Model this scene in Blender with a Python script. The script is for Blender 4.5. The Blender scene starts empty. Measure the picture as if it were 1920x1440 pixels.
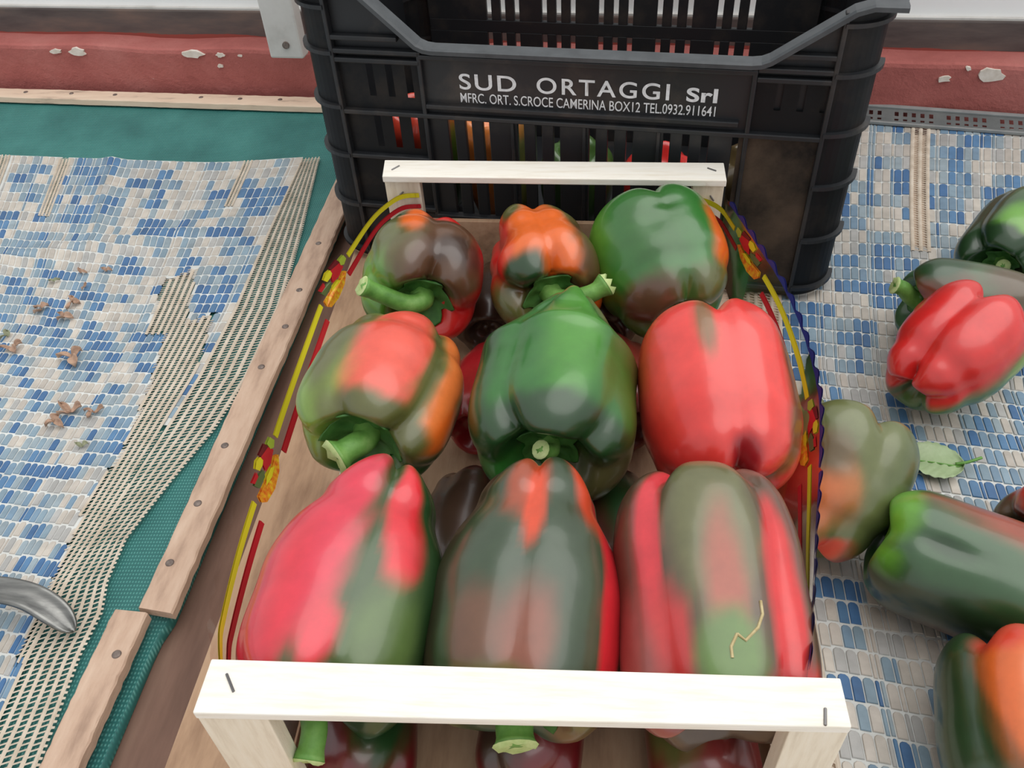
import bpy, bmesh, math, random
import numpy as np
from mathutils import Vector, Matrix

random.seed(7)
scene = bpy.context.scene
COL = scene.collection
PI = math.pi

# ------------------------------------------------------------------ camera
CAM_POS = Vector((0.0288, -0.1788, 0.5199))
PITCH, YAW, ROLL = 0.747, -0.1095, -0.0647
_f = Vector((math.sin(YAW) * math.cos(PITCH), math.cos(YAW) * math.cos(PITCH), -math.sin(PITCH)))
_r = Vector((math.cos(YAW), -math.sin(YAW), 0))
_u = _r.cross(_f)
_cr, _sr = math.cos(ROLL), math.sin(ROLL)
_right, _up = _cr * _r + _sr * _u, -_sr * _r + _cr * _u
cam_data = bpy.data.cameras.new('camera')
cam = bpy.data.objects.new('camera', cam_data)
COL.objects.link(cam)
cam.matrix_world = Matrix(((_right.x, _up.x, -_f.x, CAM_POS.x), (_right.y, _up.y, -_f.y, CAM_POS.y),
                           (_right.z, _up.z, -_f.z, CAM_POS.z), (0, 0, 0, 1)))
cam_data.sensor_width = 36.0
cam_data.lens = 30.0
cam_data.clip_start = 0.01
scene.camera = cam

# ------------------------------------------------------------------ sky and light
world = bpy.data.worlds.new('overcast_sky')
scene.world = world
world.use_nodes = True
bg = world.node_tree.nodes['Background']
bg.inputs['Color'].default_value = (0.97, 0.985, 1.0, 1)
bg.inputs['Strength'].default_value = 0.70
sun = bpy.data.lights.new('sun', 'SUN')
sun.energy = 1.75
sun.angle = math.radians(75)
sun.color = (1.0, 0.98, 0.95)
sun_o = bpy.data.objects.new('sun', sun)
COL.objects.link(sun_o)
sun_o.rotation_euler = Vector((0.32, 0.02, 1.0)).to_track_quat('Z', 'Y').to_euler()
scene.view_settings.view_transform = 'Standard'
scene.view_settings.look = 'None'
scene.view_settings.exposure = 0.10
scene.view_settings.gamma = 1.0
scene.view_settings.use_curve_mapping = False


# ------------------------------------------------------------------ helpers
def lin(r, g, b):
    def c(v):
        v /= 255.0
        return v / 12.92 if v <= 0.04045 else ((v + 0.055) / 1.055) ** 2.4
    return (c(r), c(g), c(b), 1.0)


def obj(name, verts, faces, mat, parent=None, smooth=False):
    me = bpy.data.meshes.new(name)
    me.from_pydata([tuple(v) for v in verts], [], faces)
    me.update()
    if mat:
        me.materials.append(mat)
    if smooth:
        me.polygons.foreach_set('use_smooth', [True] * len(me.polygons))
    o = bpy.data.objects.new(name, me)
    COL.objects.link(o)
    if parent:
        o.parent = parent
    return o


def obj_bm(name, bm, mat, parent=None, smooth=False):
    me = bpy.data.meshes.new(name)
    bm.normal_update()
    bm.to_mesh(me)
    bm.free()
    me.materials.append(mat)
    if smooth:
        me.polygons.foreach_set('use_smooth', [True] * len(me.polygons))
    o = bpy.data.objects.new(name, me)
    COL.objects.link(o)
    if parent:
        o.parent = parent
    return o


def empty(name, loc=(0, 0, 0), rz=0.0, label=None, cat=None, group=None):
    o = bpy.data.objects.new(name, None)
    o.empty_display_size = 0.02
    COL.objects.link(o)
    o.location = loc
    o.rotation_euler = (0, 0, rz)
    return tag(o, label, cat, group)


def tag(o, label=None, cat=None, group=None, kind=None):
    if label:
        o['label'] = label
    if cat:
        o['category'] = cat
    if group:
        o['group'] = group
    if kind:
        o['kind'] = kind
    return o


def bm_box(bm, x0, x1, y0, y1, z0, z1, bev=0.0):
    vs = [bm.verts.new(p) for p in ((x0, y0, z0), (x1, y0, z0), (x1, y1, z0), (x0, y1, z0),
                                    (x0, y0, z1), (x1, y0, z1), (x1, y1, z1), (x0, y1, z1))]
    fs = [bm.faces.new([vs[i] for i in f]) for f in ((3, 2, 1, 0), (4, 5, 6, 7), (0, 1, 5, 4), (1, 2, 6, 5), (2, 3, 7, 6), (3, 0, 4, 7))]
    if bev:
        es = list({e for f in fs for e in f.edges})
        bmesh.ops.bevel(bm, geom=es, offset=bev, segments=2, affect='EDGES', profile=0.5)


def box(name, x0, x1, y0, y1, z0, z1, mat, parent=None, bev=0.0):
    bm = bmesh.new()
    bm_box(bm, x0, x1, y0, y1, z0, z1, bev)
    return obj_bm(name, bm, mat, parent)


def hexa(name, bottom, top, mat, parent=None, bev=0.0):
    """box from four bottom and four top corners (counter-clockwise)"""
    bm = bmesh.new()
    vs = [bm.verts.new(p) for p in list(bottom) + list(top)]
    fs = [bm.faces.new([vs[i] for i in f]) for f in ((3, 2, 1, 0), (4, 5, 6, 7), (0, 1, 5, 4), (1, 2, 6, 5), (2, 3, 7, 6), (3, 0, 4, 7))]
    if bev:
        bmesh.ops.bevel(bm, geom=list(bm.edges), offset=bev, segments=2, affect='EDGES', profile=0.5)
    return obj_bm(name, bm, mat, parent)


def tube_geo(path, radii, n=10, cap=True, flat=1.0):
    path = [Vector(p) for p in path]
    verts, faces = [], []
    ref = Vector((0, 0, 1))
    t0 = (path[1] - path[0]).normalized()
    if abs(t0.dot(ref)) > 0.9:
        ref = Vector((1, 0, 0))
    side = t0.cross(ref).normalized()
    for i, p in enumerate(path):
        t = (path[min(i + 1, len(path) - 1)] - path[max(i - 1, 0)]).normalized()
        side = (side - t * side.dot(t)).normalized()
        up = side.cross(t)
        r = radii[i] if hasattr(radii, '__len__') else radii
        for k in range(n):
            a = 2 * PI * k / n
            verts.append(p + side * (math.cos(a) * r) + up * (math.sin(a) * r * flat))
    for i in range(len(path) - 1):
        for k in range(n):
            k2 = (k + 1) % n
            faces.append((i * n + k, i * n + k2, (i + 1) * n + k2, (i + 1) * n + k))
    if cap:
        faces.append(tuple(range(n))[::-1])
        faces.append(tuple((len(path) - 1) * n + k for k in range(n)))
    return verts, faces


def smooth_path(pts, n=6):
    pts = [Vector(p) for p in pts]
    out = []
    P = [pts[0] * 2 - pts[1]] + pts + [pts[-1] * 2 - pts[-2]]
    for i in range(1, len(P) - 2):
        for k in range(n):
            t = k / n
            a, b, c, d = P[i - 1], P[i], P[i + 1], P[i + 2]
            out.append(0.5 * ((2 * b) + (c - a) * t + (2 * a - 5 * b + 4 * c - d) * t * t + (3 * b - a - 3 * c + d) * t ** 3))
    out.append(pts[-1])
    return out


def interp(x, xs, ys):
    return float(np.interp(x, xs, ys))


# ------------------------------------------------------------------ materials
def new_mat(name):
    m = bpy.data.materials.new(name)
    m.use_nodes = True
    nt = m.node_tree
    return m, nt, nt.nodes['Principled BSDF']


def add_noise(nt, scale, detail=4, rough=0.6, stretch=(1, 1, 1), coord='Object'):
    tc = nt.nodes.new('ShaderNodeTexCoord')
    mp = nt.nodes.new('ShaderNodeMapping')
    mp.inputs['Scale'].default_value = stretch
    nz = nt.nodes.new('ShaderNodeTexNoise')
    nz.inputs['Scale'].default_value = scale
    nz.inputs['Detail'].default_value = detail
    nz.inputs['Roughness'].default_value = rough
    nt.links.new(tc.outputs[coord], mp.inputs['Vector'])
    nt.links.new(mp.outputs['Vector'], nz.inputs['Vector'])
    return nz


def ramp(nt, src, stops):
    cr = nt.nodes.new('ShaderNodeValToRGB')
    el = cr.color_ramp.elements
    while len(el) < len(stops):
        el.new(0.5)
    for e, (p, c) in zip(el, stops):
        e.position = p
        e.color = c
    nt.links.new(src, cr.inputs['Fac'])
    return cr


def bump(nt, bsdf, src, strength, dist=0.001):
    b = nt.nodes.new('ShaderNodeBump')
    b.inputs['Strength'].default_value = strength
    b.inputs['Distance'].default_value = dist
    nt.links.new(src, b.inputs['Height'])
    nt.links.new(b.outputs['Normal'], bsdf.inputs['Normal'])
    return b


def mat_noise(name, stops, scale, rough=0.6, stretch=(1, 1, 1), bmp=0.0, bscale=None, bdist=0.001, detail=5, metallic=0.0, spec=0.5):
    m, nt, b = new_mat(name)
    nz = add_noise(nt, scale, detail, 0.6, stretch)
    cr = ramp(nt, nz.outputs['Fac'], stops)
    nt.links.new(cr.outputs['Color'], b.inputs['Base Color'])
    b.inputs['Roughness'].default_value = rough
    b.inputs['Metallic'].default_value = metallic
    b.inputs['Specular IOR Level'].default_value = spec
    if bmp:
        n2 = add_noise(nt, bscale or scale, 6, 0.65, stretch)
        bump(nt, b, n2.outputs['Fac'], bmp, bdist)
    return m


def mat_plain(name, col, rough=0.5, metallic=0.0, spec=0.5):
    m, nt, b = new_mat(name)
    b.inputs['Base Color'].default_value = col
    b.inputs['Roughness'].default_value = rough
    b.inputs['Metallic'].default_value = metallic
    b.inputs['Specular IOR Level'].default_value = spec
    return m


M = {}
M['pale_wood'] = mat_noise('pale_poplar_wood', [(0.25, lin(234, 225, 208)), (0.5, lin(247, 241, 229)), (0.8, lin(251, 247, 238))], 9, 0.7, (3, 30, 30), 0.25, 60)
M['pale_wood_v'] = mat_noise('pale_poplar_wood_upright', [(0.25, lin(222, 208, 186)), (0.5, lin(240, 229, 208)), (0.8, lin(247, 239, 222))], 9, 0.7, (30, 30, 3), 0.25, 60)
M['tan_wood'] = mat_noise('tan_board_wood', [(0.25, lin(140, 108, 84)), (0.5, lin(186, 152, 122)), (0.8, lin(206, 176, 146))], 7, 0.75, (8, 1.5, 8), 0.3, 40)
M['lath_wood'] = mat_noise('weathered_lath_wood', [(0.2, lin(150, 122, 104)), (0.5, lin(194, 164, 142)), (0.8, lin(212, 186, 164))], 9, 0.8, (10, 2, 10), 0.35, 50)
M['back_lath'] = mat_noise('pale_back_lath_wood', [(0.2, lin(150, 130, 116)), (0.42, lin(222, 196, 172)), (0.8, lin(236, 214, 190))], 9, 0.8, (2, 10, 10), 0.2, 50)
M['brown_wood'] = mat_noise('brown_plank_wood', [(0.25, lin(98, 72, 60)), (0.55, lin(124, 94, 80)), (0.8, lin(140, 110, 94))], 6, 0.75, (8, 1.2, 8), 0.2, 40)
M['nail'] = mat_noise('dull_nail_steel', [(0.3, lin(96, 84, 78)), (0.7, lin(140, 126, 118))], 300, 0.5, metallic=0.4)
M['staple'] = mat_plain('staple_wire', lin(120, 118, 118), 0.35, 0.7)
M['crate'] = None


def black_plastic(name, dust_col, dust_lo, dust_hi, base=(34, 36, 39)):
    m, nt, b = new_mat(name)
    nz = add_noise(nt, 14, 8, 0.65, (1, 1, 1))
    cr = ramp(nt, nz.outputs['Fac'], [(dust_lo, lin(*base)), (dust_hi, dust_col)])
    nt.links.new(cr.outputs['Color'], b.inputs['Base Color'])
    b.inputs['Roughness'].default_value = 0.42
    n2 = add_noise(nt, 160, 3, 0.5)
    bump(nt, b, n2.outputs['Fac'], 0.06, 0.001)
    return m


M['crate'] = black_plastic('black_crate_plastic', lin(72, 64, 58), 0.52, 0.78)
M['crate_dirty'] = black_plastic('scuffed_black_plastic', lin(120, 102, 86), 0.34, 0.66, (40, 37, 36))
M['crate_rim'] = mat_noise('rim_plastic_sky_sheen', [(0.3, lin(58, 62, 65)), (0.7, lin(76, 80, 83))], 60, 0.42)  # black plastic, with the sky's reflection put into a lighter grey
M['letter'] = mat_noise('white_print_ink', [(0.3, lin(205, 208, 210)), (0.6, lin(232, 234, 236))], 250, 0.6)

# stucco wall with painted red plinth
m, nt, b = new_mat('rough_red_stucco')
nz = add_noise(nt, 9, 6, 0.65)
cr = ramp(nt, nz.outputs['Fac'], [(0.2, lin(160, 84, 78)), (0.5, lin(186, 106, 99)), (0.8, lin(200, 126, 118))])
n2 = add_noise(nt, 11, 5, 0.6, (1, 1, 2.2))
chip = ramp(nt, n2.outputs['Fac'], [(0.70, (0, 0, 0, 1)), (0.715, (1, 1, 1, 1))])
mx = nt.nodes.new('ShaderNodeMixRGB')
mx.inputs['Color2'].default_value = lin(222, 208, 196)
nt.links.new(chip.outputs['Color'], mx.inputs['Fac'])
nt.links.new(cr.outputs['Color'], mx.inputs['Color1'])
nt.links.new(mx.outputs['Color'], b.inputs['Base Color'])
b.inputs['Roughness'].default_value = 0.85
n3 = add_noise(nt, 70, 8, 0.7)
bump(nt, b, n3.outputs['Fac'], 0.9, 0.004)
M['red'] = m
M['chip'] = mat_noise('bare_white_plaster', [(0.3, lin(216, 204, 190)), (0.7, lin(240, 232, 222))], 90, 0.9, bmp=0.3)
M['white_wall'] = mat_noise('white_limewash', [(0.3, lin(248, 248, 246)), (0.7, lin(253, 253, 252))], 5, 0.9)
m, nt, b = new_mat('dark_board_with_red_paint')
nz = add_noise(nt, 8, 6, 0.6, (1, 4, 5))
cr = ramp(nt, nz.outputs['Fac'], [(0.25, lin(66, 58, 58)), (0.5, lin(96, 86, 82)), (0.8, lin(128, 106, 94))])
tc = nt.nodes.new('ShaderNodeTexCoord')
sp = nt.nodes.new('ShaderNodeSeparateXYZ')
nt.links.new(tc.outputs['Generated'], sp.inputs[0])
n2 = add_noise(nt, 7, 4, 0.6, (1, 1, 0.4))
ad = nt.nodes.new('ShaderNodeMath'); ad.operation = 'MULTIPLY_ADD'
ad.inputs[1].default_value = -1.1
nt.links.new(n2.outputs['Fac'], ad.inputs[0]); nt.links.new(sp.outputs['Z'], ad.inputs[2])
sr = ramp(nt, ad.outputs[0], [(0.0, (1, 1, 1, 1)), (0.01, (0, 0, 0, 1))])
# paint reaches up the board's lower edge only
ad.inputs[1].default_value = -0.42
mx = nt.nodes.new('ShaderNodeMixRGB')
mx.inputs['Color2'].default_value = lin(150, 72, 62)
nt.links.new(sr.outputs['Color'], mx.inputs['Fac'])
nt.links.new(cr.outputs['Color'], mx.inputs['Color1'])
nt.links.new(mx.outputs['Color'], b.inputs['Base Color'])
b.inputs['Roughness'].default_value = 0.8
M['dark_board'] = m
M['white_post'] = mat_noise('flaking_white_paint', [(0.2, lin(172, 168, 162)), (0.45, lin(206, 203, 198)), (0.8, lin(222, 220, 216))], 14, 0.8, bmp=0.4, bscale=40)
M['grey_plastic'] = mat_noise('grey_tray_plastic', [(0.3, lin(128, 132, 132)), (0.7, lin(150, 153, 152))], 40, 0.55)
M['dark_gap'] = mat_plain('dark_recess', lin(40, 36, 34), 0.9)

# green netting: fine woven lines
m, nt, b = new_mat('teal_shade_netting')
tc = nt.nodes.new('ShaderNodeTexCoord')
mp = nt.nodes.new('ShaderNodeMapping'); nt.links.new(tc.outputs['Object'], mp.inputs['Vector'])
w1 = nt.nodes.new('ShaderNodeTexWave'); w1.wave_type = 'BANDS'; w1.bands_direction = 'X'
w1.inputs['Scale'].default_value = 130; w1.inputs['Distortion'].default_value = 0.6; w1.inputs['Detail'].default_value = 1
w2 = nt.nodes.new('ShaderNodeTexWave'); w2.wave_type = 'BANDS'; w2.bands_direction = 'Y'
w2.inputs['Scale'].default_value = 95; w2.inputs['Distortion'].default_value = 0.6
nt.links.new(mp.outputs['Vector'], w1.inputs['Vector']); nt.links.new(mp.outputs['Vector'], w2.inputs['Vector'])
mu = nt.nodes.new('ShaderNodeMath'); mu.operation = 'MULTIPLY'
nt.links.new(w1.outputs['Fac'], mu.inputs[0]); nt.links.new(w2.outputs['Fac'], mu.inputs[1])
nz = add_noise(nt, 12, 4)
ad = nt.nodes.new('ShaderNodeMath'); ad.operation = 'MULTIPLY_ADD'; ad.inputs[1].default_value = 0.55
nt.links.new(mu.outputs[0], ad.inputs[0]); 
sc_ = nt.nodes.new('ShaderNodeMath'); sc_.operation = 'MULTIPLY'; sc_.inputs[1].default_value = 0.6
nt.links.new(nz.outputs['Fac'], sc_.inputs[0]); nt.links.new(sc_.outputs[0], ad.inputs[2])
cr = ramp(nt, ad.outputs[0], [(0.15, lin(26, 84, 82)), (0.5, lin(50, 122, 116)), (0.9, lin(98, 160, 152))])
nt.links.new(cr.outputs['Color'], b.inputs['Base Color'])
b.inputs['Roughness'].default_value = 0.6
bump(nt, b, mu.outputs[0], 0.5, 0.001)
M['net'] = m

# mosaic tiles take their colour from each tile
m, nt, b = new_mat('printed_foam_tile')
at = nt.nodes.new('ShaderNodeAttribute'); at.attribute_name = 'tint'
nz = add_noise(nt, 60, 5, 0.6)
cr = ramp(nt, nz.outputs['Fac'], [(0.25, (0.78, 0.78, 0.78, 1)), (0.6, (1.02, 1.02, 1.02, 1))])
mx = nt.nodes.new('ShaderNodeMixRGB'); mx.blend_type = 'MULTIPLY'; mx.inputs['Fac'].default_value = 1
nt.links.new(at.outputs['Color'], mx.inputs['Color1']); nt.links.new(cr.outputs['Color'], mx.inputs['Color2'])
nt.links.new(mx.outputs['Color'], b.inputs['Base Color'])
b.inputs['Roughness'].default_value = 0.5
M['tile'] = m
M['mat_back'] = mat_noise('cream_mat_backing', [(0.3, lin(196, 197, 193)), (0.7, lin(220, 222, 219))], 30, 0.75, bmp=0.4, bscale=500)
M['lace'] = mat_noise('cream_scrim_cord', [(0.25, lin(184, 168, 148)), (0.7, lin(216, 203, 186))], 60, 0.8, bmp=0.3, bscale=400)

# peppers
m, nt, b = new_mat('waxy_pepper_skin')
at = nt.nodes.new('ShaderNodeAttribute'); at.attribute_name = 'tint'
nz = add_noise(nt, 55, 5, 0.6)
cr = ramp(nt, nz.outputs['Fac'], [(0.2, (0.98, 0.98, 0.98, 1)), (0.75, (1.32, 1.32, 1.32, 1))])
mx = nt.nodes.new('ShaderNodeMixRGB'); mx.blend_type = 'MULTIPLY'; mx.inputs['Fac'].default_value = 1
nt.links.new(at.outputs['Color'], mx.inputs['Color1']); nt.links.new(cr.outputs['Color'], mx.inputs['Color2'])
nt.links.new(mx.outputs['Color'], b.inputs['Base Color'])
b.inputs['Roughness'].default_value = 0.31
b.inputs['Specular IOR Level'].default_value = 0.75
b.inputs['Coat Weight'].default_value = 0.35
b.inputs['Coat Roughness'].default_value = 0.10
n2 = add_noise(nt, 28, 3, 0.5)
bump(nt, b, n2.outputs['Fac'], 0.25, 0.003)
M['pepper'] = m
M['stem'] = mat_noise('green_stem', [(0.25, lin(74, 124, 50)), (0.55, lin(112, 164, 76)), (0.85, lin(150, 190, 108))], 60, 0.5, (1, 1, 1), 0.3, 200)
M['stem_cut'] = mat_noise('pale_cut_stem', [(0.3, lin(164, 190, 112)), (0.7, lin(206, 218, 156))], 120, 0.7)
M['calyx'] = mat_noise('dark_green_calyx', [(0.25, lin(44, 92, 36)), (0.6, lin(72, 124, 54)), (0.85, lin(100, 146, 74))], 70, 0.5, bmp=0.3, bscale=200)

M['scar'] = mat_noise('dry_tan_scar', [(0.3, lin(170, 150, 104)), (0.7, lin(206, 190, 146))], 200, 0.8)
# clear film
m = bpy.data.materials.new('clear_film'); m.use_nodes = True
nt = m.node_tree; nt.nodes.clear()
out = nt.nodes.new('ShaderNodeOutputMaterial')
tr = nt.nodes.new('ShaderNodeBsdfTransparent'); tr.inputs['Color'].default_value = (0.95, 0.93, 0.92, 1)
gl = nt.nodes.new('ShaderNodeBsdfGlossy'); gl.inputs['Roughness'].default_value = 0.12
fr = nt.nodes.new('ShaderNodeFresnel'); fr.inputs['IOR'].default_value = 1.16
mxs = nt.nodes.new('ShaderNodeMixShader')
nt.links.new(fr.outputs[0], mxs.inputs[0]); nt.links.new(tr.outputs[0], mxs.inputs[1]); nt.links.new(gl.outputs[0], mxs.inputs[2])
nt.links.new(mxs.outputs[0], out.inputs['Surface'])
M['film'] = m
M['p_yellow'] = mat_plain('yellow_print', lin(214, 200, 40), 0.4)
M['p_red'] = mat_plain('red_print', lin(188, 34, 44), 0.4)
M['p_darkred'] = mat_plain('dark_red_print', lin(108, 26, 36), 0.4)
M['p_orange'] = mat_noise('orange_print', [(0.35, lin(214, 96, 34)), (0.55, lin(226, 160, 40)), (0.7, lin(224, 200, 44))], 260, 0.4)
M['p_green'] = mat_plain('olive_print', lin(92, 104, 62), 0.4)
M['p_lime'] = mat_plain('lime_print', lin(160, 176, 60), 0.4)
M['p_blue'] = mat_plain('blue_print', lin(36, 44, 120), 0.4)
M['p_edge'] = mat_plain('pale_cut_edge', lin(176, 150, 128), 0.4)

# ------------------------------------------------------------------ the setting: back wall, plinth
WR = math.radians(-6.0)          # the wall runs slightly askew to the stall
wall = empty('wall_back', (-0.362, 0.985, 0), WR)
wall['kind'] = 'structure'
bm = bmesh.new()
bm_box(bm, -1.0, 1.9, 0.0, 0.20, -0.30, 0.066, 0.006)
bmesh.ops.subdivide_edges(bm, edges=[e for e in bm.edges if e.calc_length() > 0.5], cuts=60)
for v in bm.verts:
    if v.co.z > 0.05:
        v.co.z += 0.003 * math.sin(v.co.x * 23) * math.sin(v.co.x * 7.3)
        if v.co.y < 0.01:
            v.co.y += 0.002 * math.sin(v.co.x * 31)
obj_bm('red_plinth', bm, M['red'], wall)
bm = bmesh.new()
bm_box(bm, -1.0, 1.9, 0.042, 0.080, 0.060, 0.1035, 0.002)
obj_bm('dark_board', bm, M['dark_board'], wall)
box('white_plaster', -1.0, 1.9, 0.052, 0.20, 0.1025, 0.62, M['white_wall'], wall, 0.002)
box('pale_edge_strip', -1.0, 1.9, 0.045, 0.055, 0.1025, 0.1060, M['white_post'], wall)
# bare chips where the red paint has come off the plinth's upper arris
for (cx, w, h, up) in [(0.05 - 0.40, 0.026, 0.012, 0), (-0.385, 0.018, 0.007, 0), (-0.17, 0.036, 0.012, 0), (-0.125, 0.014, 0.006, 0), (-0.13, 0.008, 0.005, -0.016),
                       (-0.095, 0.008, 0.004, 0), (-0.5, 0.01, 0.005, 0), (0.90, 0.030, 0.018, -0.004), (0.945, 0.018, 0.010, 0.003), (0.985, 0.010, 0.007, 0.002),
                       (0.845, 0.016, 0.008, -0.010), (1.04, 0.012, 0.006, 0.0), (0.87, 0.007, 0.005, 0.004), (1.07, 0.008, 0.005, -0.014)]:
    n = 12
    vs, fs = [], []
    rr = random.Random(int(cx * 1000) + 77)
    rad = [0.7 + 0.5 * rr.random() for _ in range(n)]
    for k in range(n):
        a = 2 * PI * k / n
        vs.append((cx + math.cos(a) * w / 2 * rad[k], -0.0012, 0.0575 + up + math.sin(a) * h / 2 * rad[k]))
    for k in range(n):
        a = 2 * PI * k / n
        vs.append((cx + math.cos(a) * w / 2 * rad[k] * 1.05, 0.004, 0.0575 + up + math.sin(a) * h / 2 * rad[k] * 1.05))
    fs.append(tuple(range(n)))
    for k in range(n):
        fs.append((k, (k + 1) % n, n + (k + 1) % n, n + k))
    obj('paint_chip', vs, fs, M['chip'], wall)

post = empty('white_post', (-0.371, 0.955, 0.0), WR, 'narrow flaking white post with a bolt, behind the black crate', 'post')
bm = bmesh.new()
bm_box(bm, -0.024, 0.024, -0.010, 0.012, 0.071, 0.45, 0.003)
pb = obj_bm('post_board', bm, M['white_post'], post)
v, f = tube_geo([(0.003, -0.013, 0.090), (0.003, -0.009, 0.090)], [0.0045, 0.005], 12)
obj('bolt', v, f, M['nail'], post)

# floor board under everything
base = box('floor', -1.5, 1.5, -0.45, 1.05, -0.09, -0.06, M['dark_gap'])
tag(base, kind='structure')
brown = box('brown_plank', -0.305, -0.150, -0.40, 0.93, -0.059, -0.020, M['brown_wood'], None, 0.002)
tag(brown, 'dark brown plank in the gap beside the nailed wooden strip', 'plank')
tan = hexa('tan_plank', [(-0.2285, -0.40, -0.0195), (0.128, -0.40, -0.0195), (0.128, 0.92, -0.0195), (-0.217, 0.92, -0.0195)],
           [(-0.2285, -0.40, 0.0), (0.128, -0.40, 0.0), (0.128, 0.92, 0.0), (-0.217, 0.92, 0.0)], M['tan_wood'], None, 0.0015)
tag(tan, 'tan wooden board lying under the small pepper box', 'plank')
rbx = [(0.129, -0.40), (0.95, -0.40), (0.95, 0.777), (0.129, 0.898)]
rb = hexa('support_board', [(x, y, -0.059) for x, y in rbx], [(x, y, -0.0035) for x, y in rbx], M['back_lath'], None, 0.001)
tag(rb, 'wooden board showing as pale edge behind the right mosaic mat', 'board')

# ------------------------------------------------------------------ left panel: frame laths, netting
def sag(x, y):
    """height of the slack netting on the left panel"""
    a = max(0.0, min(1.0, (-0.27 - x) / 0.22))
    b_ = max(0.0, min(1.0, (0.955 + 0.105 * (-0.362 - x) - y) / 0.16))
    return -0.001 - 0.016 * (a * a * (3 - 2 * a)) * (b_ * b_ * (3 - 2 * b_)) - 0.006 * b_


NX, NY = 60, 90
vs, fs = [], []
for j in range(NY + 1):
    for i in range(NX + 1):
        t_ = i / NX
        yb = 0.958 + 0.105 * (-0.362 + 1.15 - 0.9 * t_)
        y = -0.40 + (yb + 0.40) * j / NY
        x = -1.15 + (1.15 + interp(y, [-0.4, 0.12, 0.14, 0.93], [-0.2755, -0.2680, -0.2630, -0.2480])) * t_
        vs.append((x, y, sag(x, y)))
for j in range(NY):
    for i in range(NX):
        a = j * (NX + 1) + i
        fs.append((a, a + 1, a + NX + 2, a + NX + 1))
# the netting folds down over the panel's right edge
k0 = len(vs)
for j in range(NY + 1):
    y = vs[j * (NX + 1) + NX][1]
    xe = vs[j * (NX + 1) + NX][0]; vs.append((xe + 0.0015, y, -0.006)); vs.append((xe, y, -0.019))
for j in range(NY):
    a = j * (NX + 1) + NX
    fs.append((a, k0 + 2 * j, k0 + 2 * j + 2, a + NX + 1))
    fs.append((k0 + 2 * j, k0 + 2 * j + 1, k0 + 2 * j + 3, k0 + 2 * j + 2))
net = obj('green_netting', vs, fs, M['net'], None, True)
tag(net, 'teal green shade netting stretched under the left mosaic mat', 'netting')


def lath(name, pts_l, pts_r, z0, z1, mat, seed):
    """a rough sawn strip with uneven edges between two long sides"""
    rr = random.Random(seed)
    n = 90
    vs, fs = [], []
    for i in range(n + 1):
        t = i / n
        l = Vector(pts_l[0]).lerp(Vector(pts_l[1]), t)
        r = Vector(pts_r[0]).lerp(Vector(pts_r[1]), t)
        d = (r - l).normalized()
        l = l + d * rr.uniform(-0.0004, 0.0004); r = r + d * rr.uniform(-0.0005, 0.0005)
        for p, z in ((l, z0), (l + d * 0.0006, z1 - 0.0008), (l + d * 0.0016, z1), (r - d * 0.0016, z1), (r - d * 0.0004, z1 - 0.001), (r, z0)):
            vs.append((p.x, p.y, z + (rr.uniform(-0.0003, 0.0003) if z > z0 else 0)))
    for i in range(n):
        for k in range(5):
            a = i * 6 + k
            fs.append((a, a + 1, a + 7, a + 6))
        a = i * 6
        fs.append((a + 5, a, a + 6, a + 11))
    fs.append((0, 5, 4, 3, 2, 1)); fs.append(tuple(n * 6 + k for k in range(6)))
    return obj(name, vs, fs, mat)


def nails(parent, pts, z):
    for i, (x, y) in enumerate(pts):
        n = 14
        prof = [(0.0, 0.0009), (0.0022, 0.0008), (0.0032, 0.0003), (0.0034, -0.0008)]
        vs, fs = [(x, y, z + prof[0][1])], []
        for (r, h) in prof[1:]:
            for k in range(n):
                vs.append((x + r * math.cos(2 * PI * k / n), y + r * math.sin(2 * PI * k / n), z + h))
        for k in range(n):
            fs.append((0, 1 + k, 1 + (k + 1) % n))
            for q in range(2):
                fs.append((1 + q * n + k, 1 + (q + 1) * n + k, 1 + (q + 1) * n + (k + 1) % n, 1 + q * n + (k + 1) % n))
        obj('nail', vs, fs, M['nail'], parent, True)


l1 = lath('wood_strip', ((-0.2815, 0.136, 0), (-0.268, 0.93, 0)), ((-0.2545, 0.132, 0), (-0.238, 0.93, 0)), 0.0002, 0.0075, M['lath_wood'], 3)
tag(l1, 'long weathered wooden strip with a row of nails along the netting edge', 'wood strip')
nails(l1, [(-0.259, 0.594), (-0.259, 0.509), (-0.258, 0.450), (-0.265, 0.391), (-0.268, 0.292), (-0.270, 0.230), (-0.272, 0.174)], 0.0076)
l2 = lath('wood_strip', ((-0.304, -0.30, 0), (-0.298, 0.1335, 0)), ((-0.279, -0.30, 0), (-0.272, 0.1315, 0)), 0.0002, 0.0085, M['lath_wood'], 9)
tag(l2, 'short wooden strip with one nail, butted below the longer strip', 'wood strip')
nails(l2, [(-0.281, 0.099)], 0.0086)
l3 = lath('wood_strip', ((-1.15, 1.016, 0), (-0.25, 0.922, 0)), ((-1.15, 1.046, 0), (-0.25, 0.954, 0)), 0.0004, 0.0085, M['back_lath'], 5)
tag(l3, 'pale wooden strip along the foot of the red plinth', 'wood strip')
nails(l3, [(-0.80, 0.998), (-0.725, 0.990), (-0.655, 0.983), (-0.52, 0.969), (-0.46, 0.962), (-0.40, 0.957)], 0.0087)

# ------------------------------------------------------------------ mosaic mats
PAL = [lin(66, 106, 150), lin(84, 124, 162), lin(116, 142, 163), lin(132, 154, 168), lin(146, 161, 169), lin(188, 180, 170), lin(196, 188, 177), lin(172, 171, 168)]


def hash01(a, b, s=0):
    h = math.sin(a * 127.1 + b * 311.7 + s * 74.7) * 43758.5453
    return h - math.floor(h)


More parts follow.
